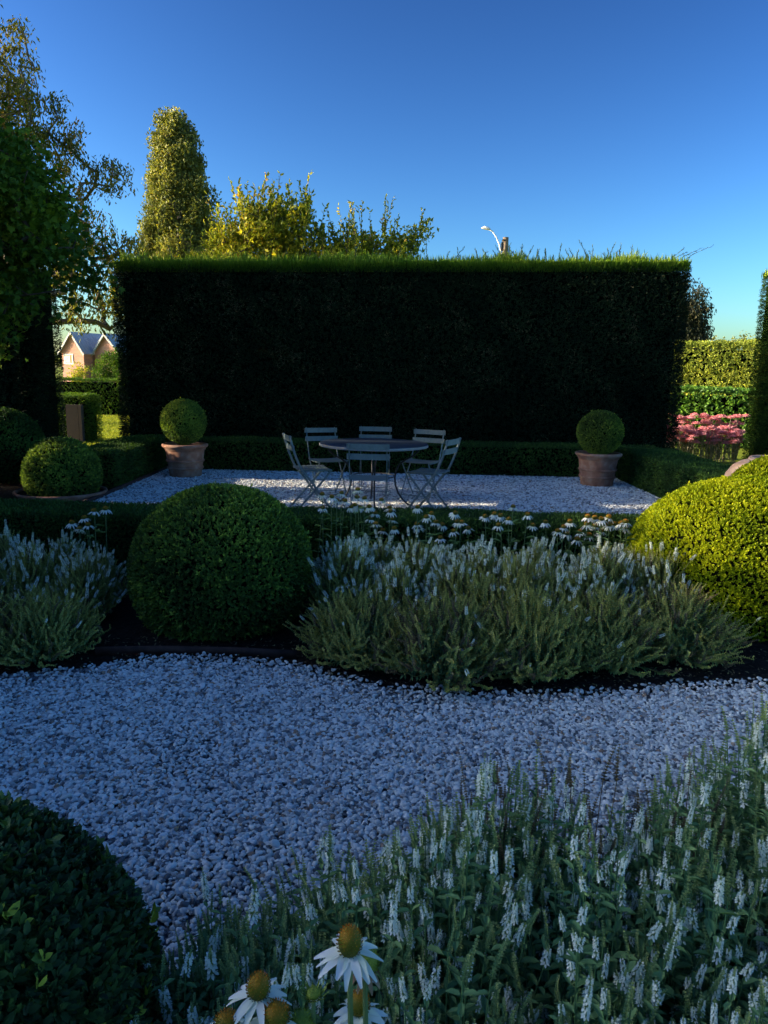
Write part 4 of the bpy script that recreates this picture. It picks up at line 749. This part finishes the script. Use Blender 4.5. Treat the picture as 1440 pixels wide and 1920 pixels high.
# ------------------------------------------------------------------ pink house
t = empty('pink_house', (-31.2, 75, 0), R(-22)); tag(t, 'salmon pink weatherboard house with two grey metal gabled roofs', 'house')
def gable(x0, xa, x1, ze, za, y0, y1, nm='wall'):
    mb = MB(); V = [(x0, y0, 0), (x1, y0, 0), (x1, y0, ze), (xa, y0, za), (x0, y0, ze), (x0, y1, 0), (x1, y1, 0), (x1, y1, ze), (xa, y1, za), (x0, y1, ze)]
    mb.add(V, [(0, 1, 2, 3, 4)]); mb.add(V, [(5, 9, 8, 7, 6)]); mb.add(V, [(1, 6, 7, 2), (0, 4, 9, 5)]); w = mb.build(nm, ['pinkwall'], t, smooth=False)
    rf = MB()
    for a, b in ((x0, xa), (x1, xa)):
        sx = -1 if a < b else 1; sl_ = (za-ze)/abs(xa-a); ox = a+sx*.25; oz = ze-.25*sl_
        n = np.array([sx*sl_, 0, 1.]); n = n/np.linalg.norm(n)*.07
        q = [np.array((ox, y0-.3, oz)), np.array((b, y0-.3, za)), np.array((b, y1+.3, za)), np.array((ox, y1+.3, oz))]
        q2 = [p_+n+[0, 0, .02] for p_ in q]; q = [p_+[0, 0, .02] for p_ in q]; rf.add(q+q2, [(0, 1, 2, 3), (4, 7, 6, 5), (0, 4, 5, 1), (1, 5, 6, 2), (2, 6, 7, 3), (3, 7, 4, 0)])
    rf.build('roof', ['roof'], t, smooth=False)
    bg_ = MB()
    for a in (x0, x1):
        sx = -1 if a < xa else 1; sl_ = (za-ze)/abs(xa-a); flatbar(bg_, [(a+sx*.25, y0-.32, ze-.25*sl_-.06), (xa, y0-.32, za-.06)], .16, .03, (0, 1, 0))
    bg_.build('barge_board', ['tablerim'], t, smooth=False)
gable(-1.5, 0, 1.35, 3.05, 4.85, 0, 8); gable(1.55, 3.1, 4.9, 2.9, 4.75, 1.2, 7.0)
mb = MB(); V = [(-6, 2.5, 3.4), (-1.2, 2.5, 3.4), (-.2, 2.5, 5.2), (-.2, 6, 5.2), (-6, 6, 5.2), (-6, 2.5, 5.2)]
wd = empty('window', (-.75, -.03, 2.2)); wd.parent = t
COL.objects.unlink(wd); bpy.data.objects.remove(wd)
mb = MB()
for c, s in (((-.62, -.03, 2.72), (1.16, .06, .08)), ((-.62, -.03, 1.80), (1.16, .08, .08)), ((-1.16, -.03, 2.26), (.08, .06, .84)), ((-.08, -.03, 2.26), (.08, .06, .84)), ((-.45, -.03, 2.26), (.05, .06, .84))): box(mb, c, s)
wf = mb.build('window', ['white'], t, smooth=False)
mb = MB(); box(mb, (-.62, -.01, 2.26), (1.0, .02, .84)); mb.build('pane', ['glass'], wf, smooth=False)
mb = MB(); [box(mb, (-.80+.0, -.06, 1.95+.1*k), (.62, .02, .05)) for k in range(7)]; mb.build('shutter', ['white'], wf, smooth=False)
mb = MB(); tube(mb, [(1.40, -.06, 0), (1.40, -.06, 3.0)], .05, 8); mb.build('downpipe', ['terra'], t)
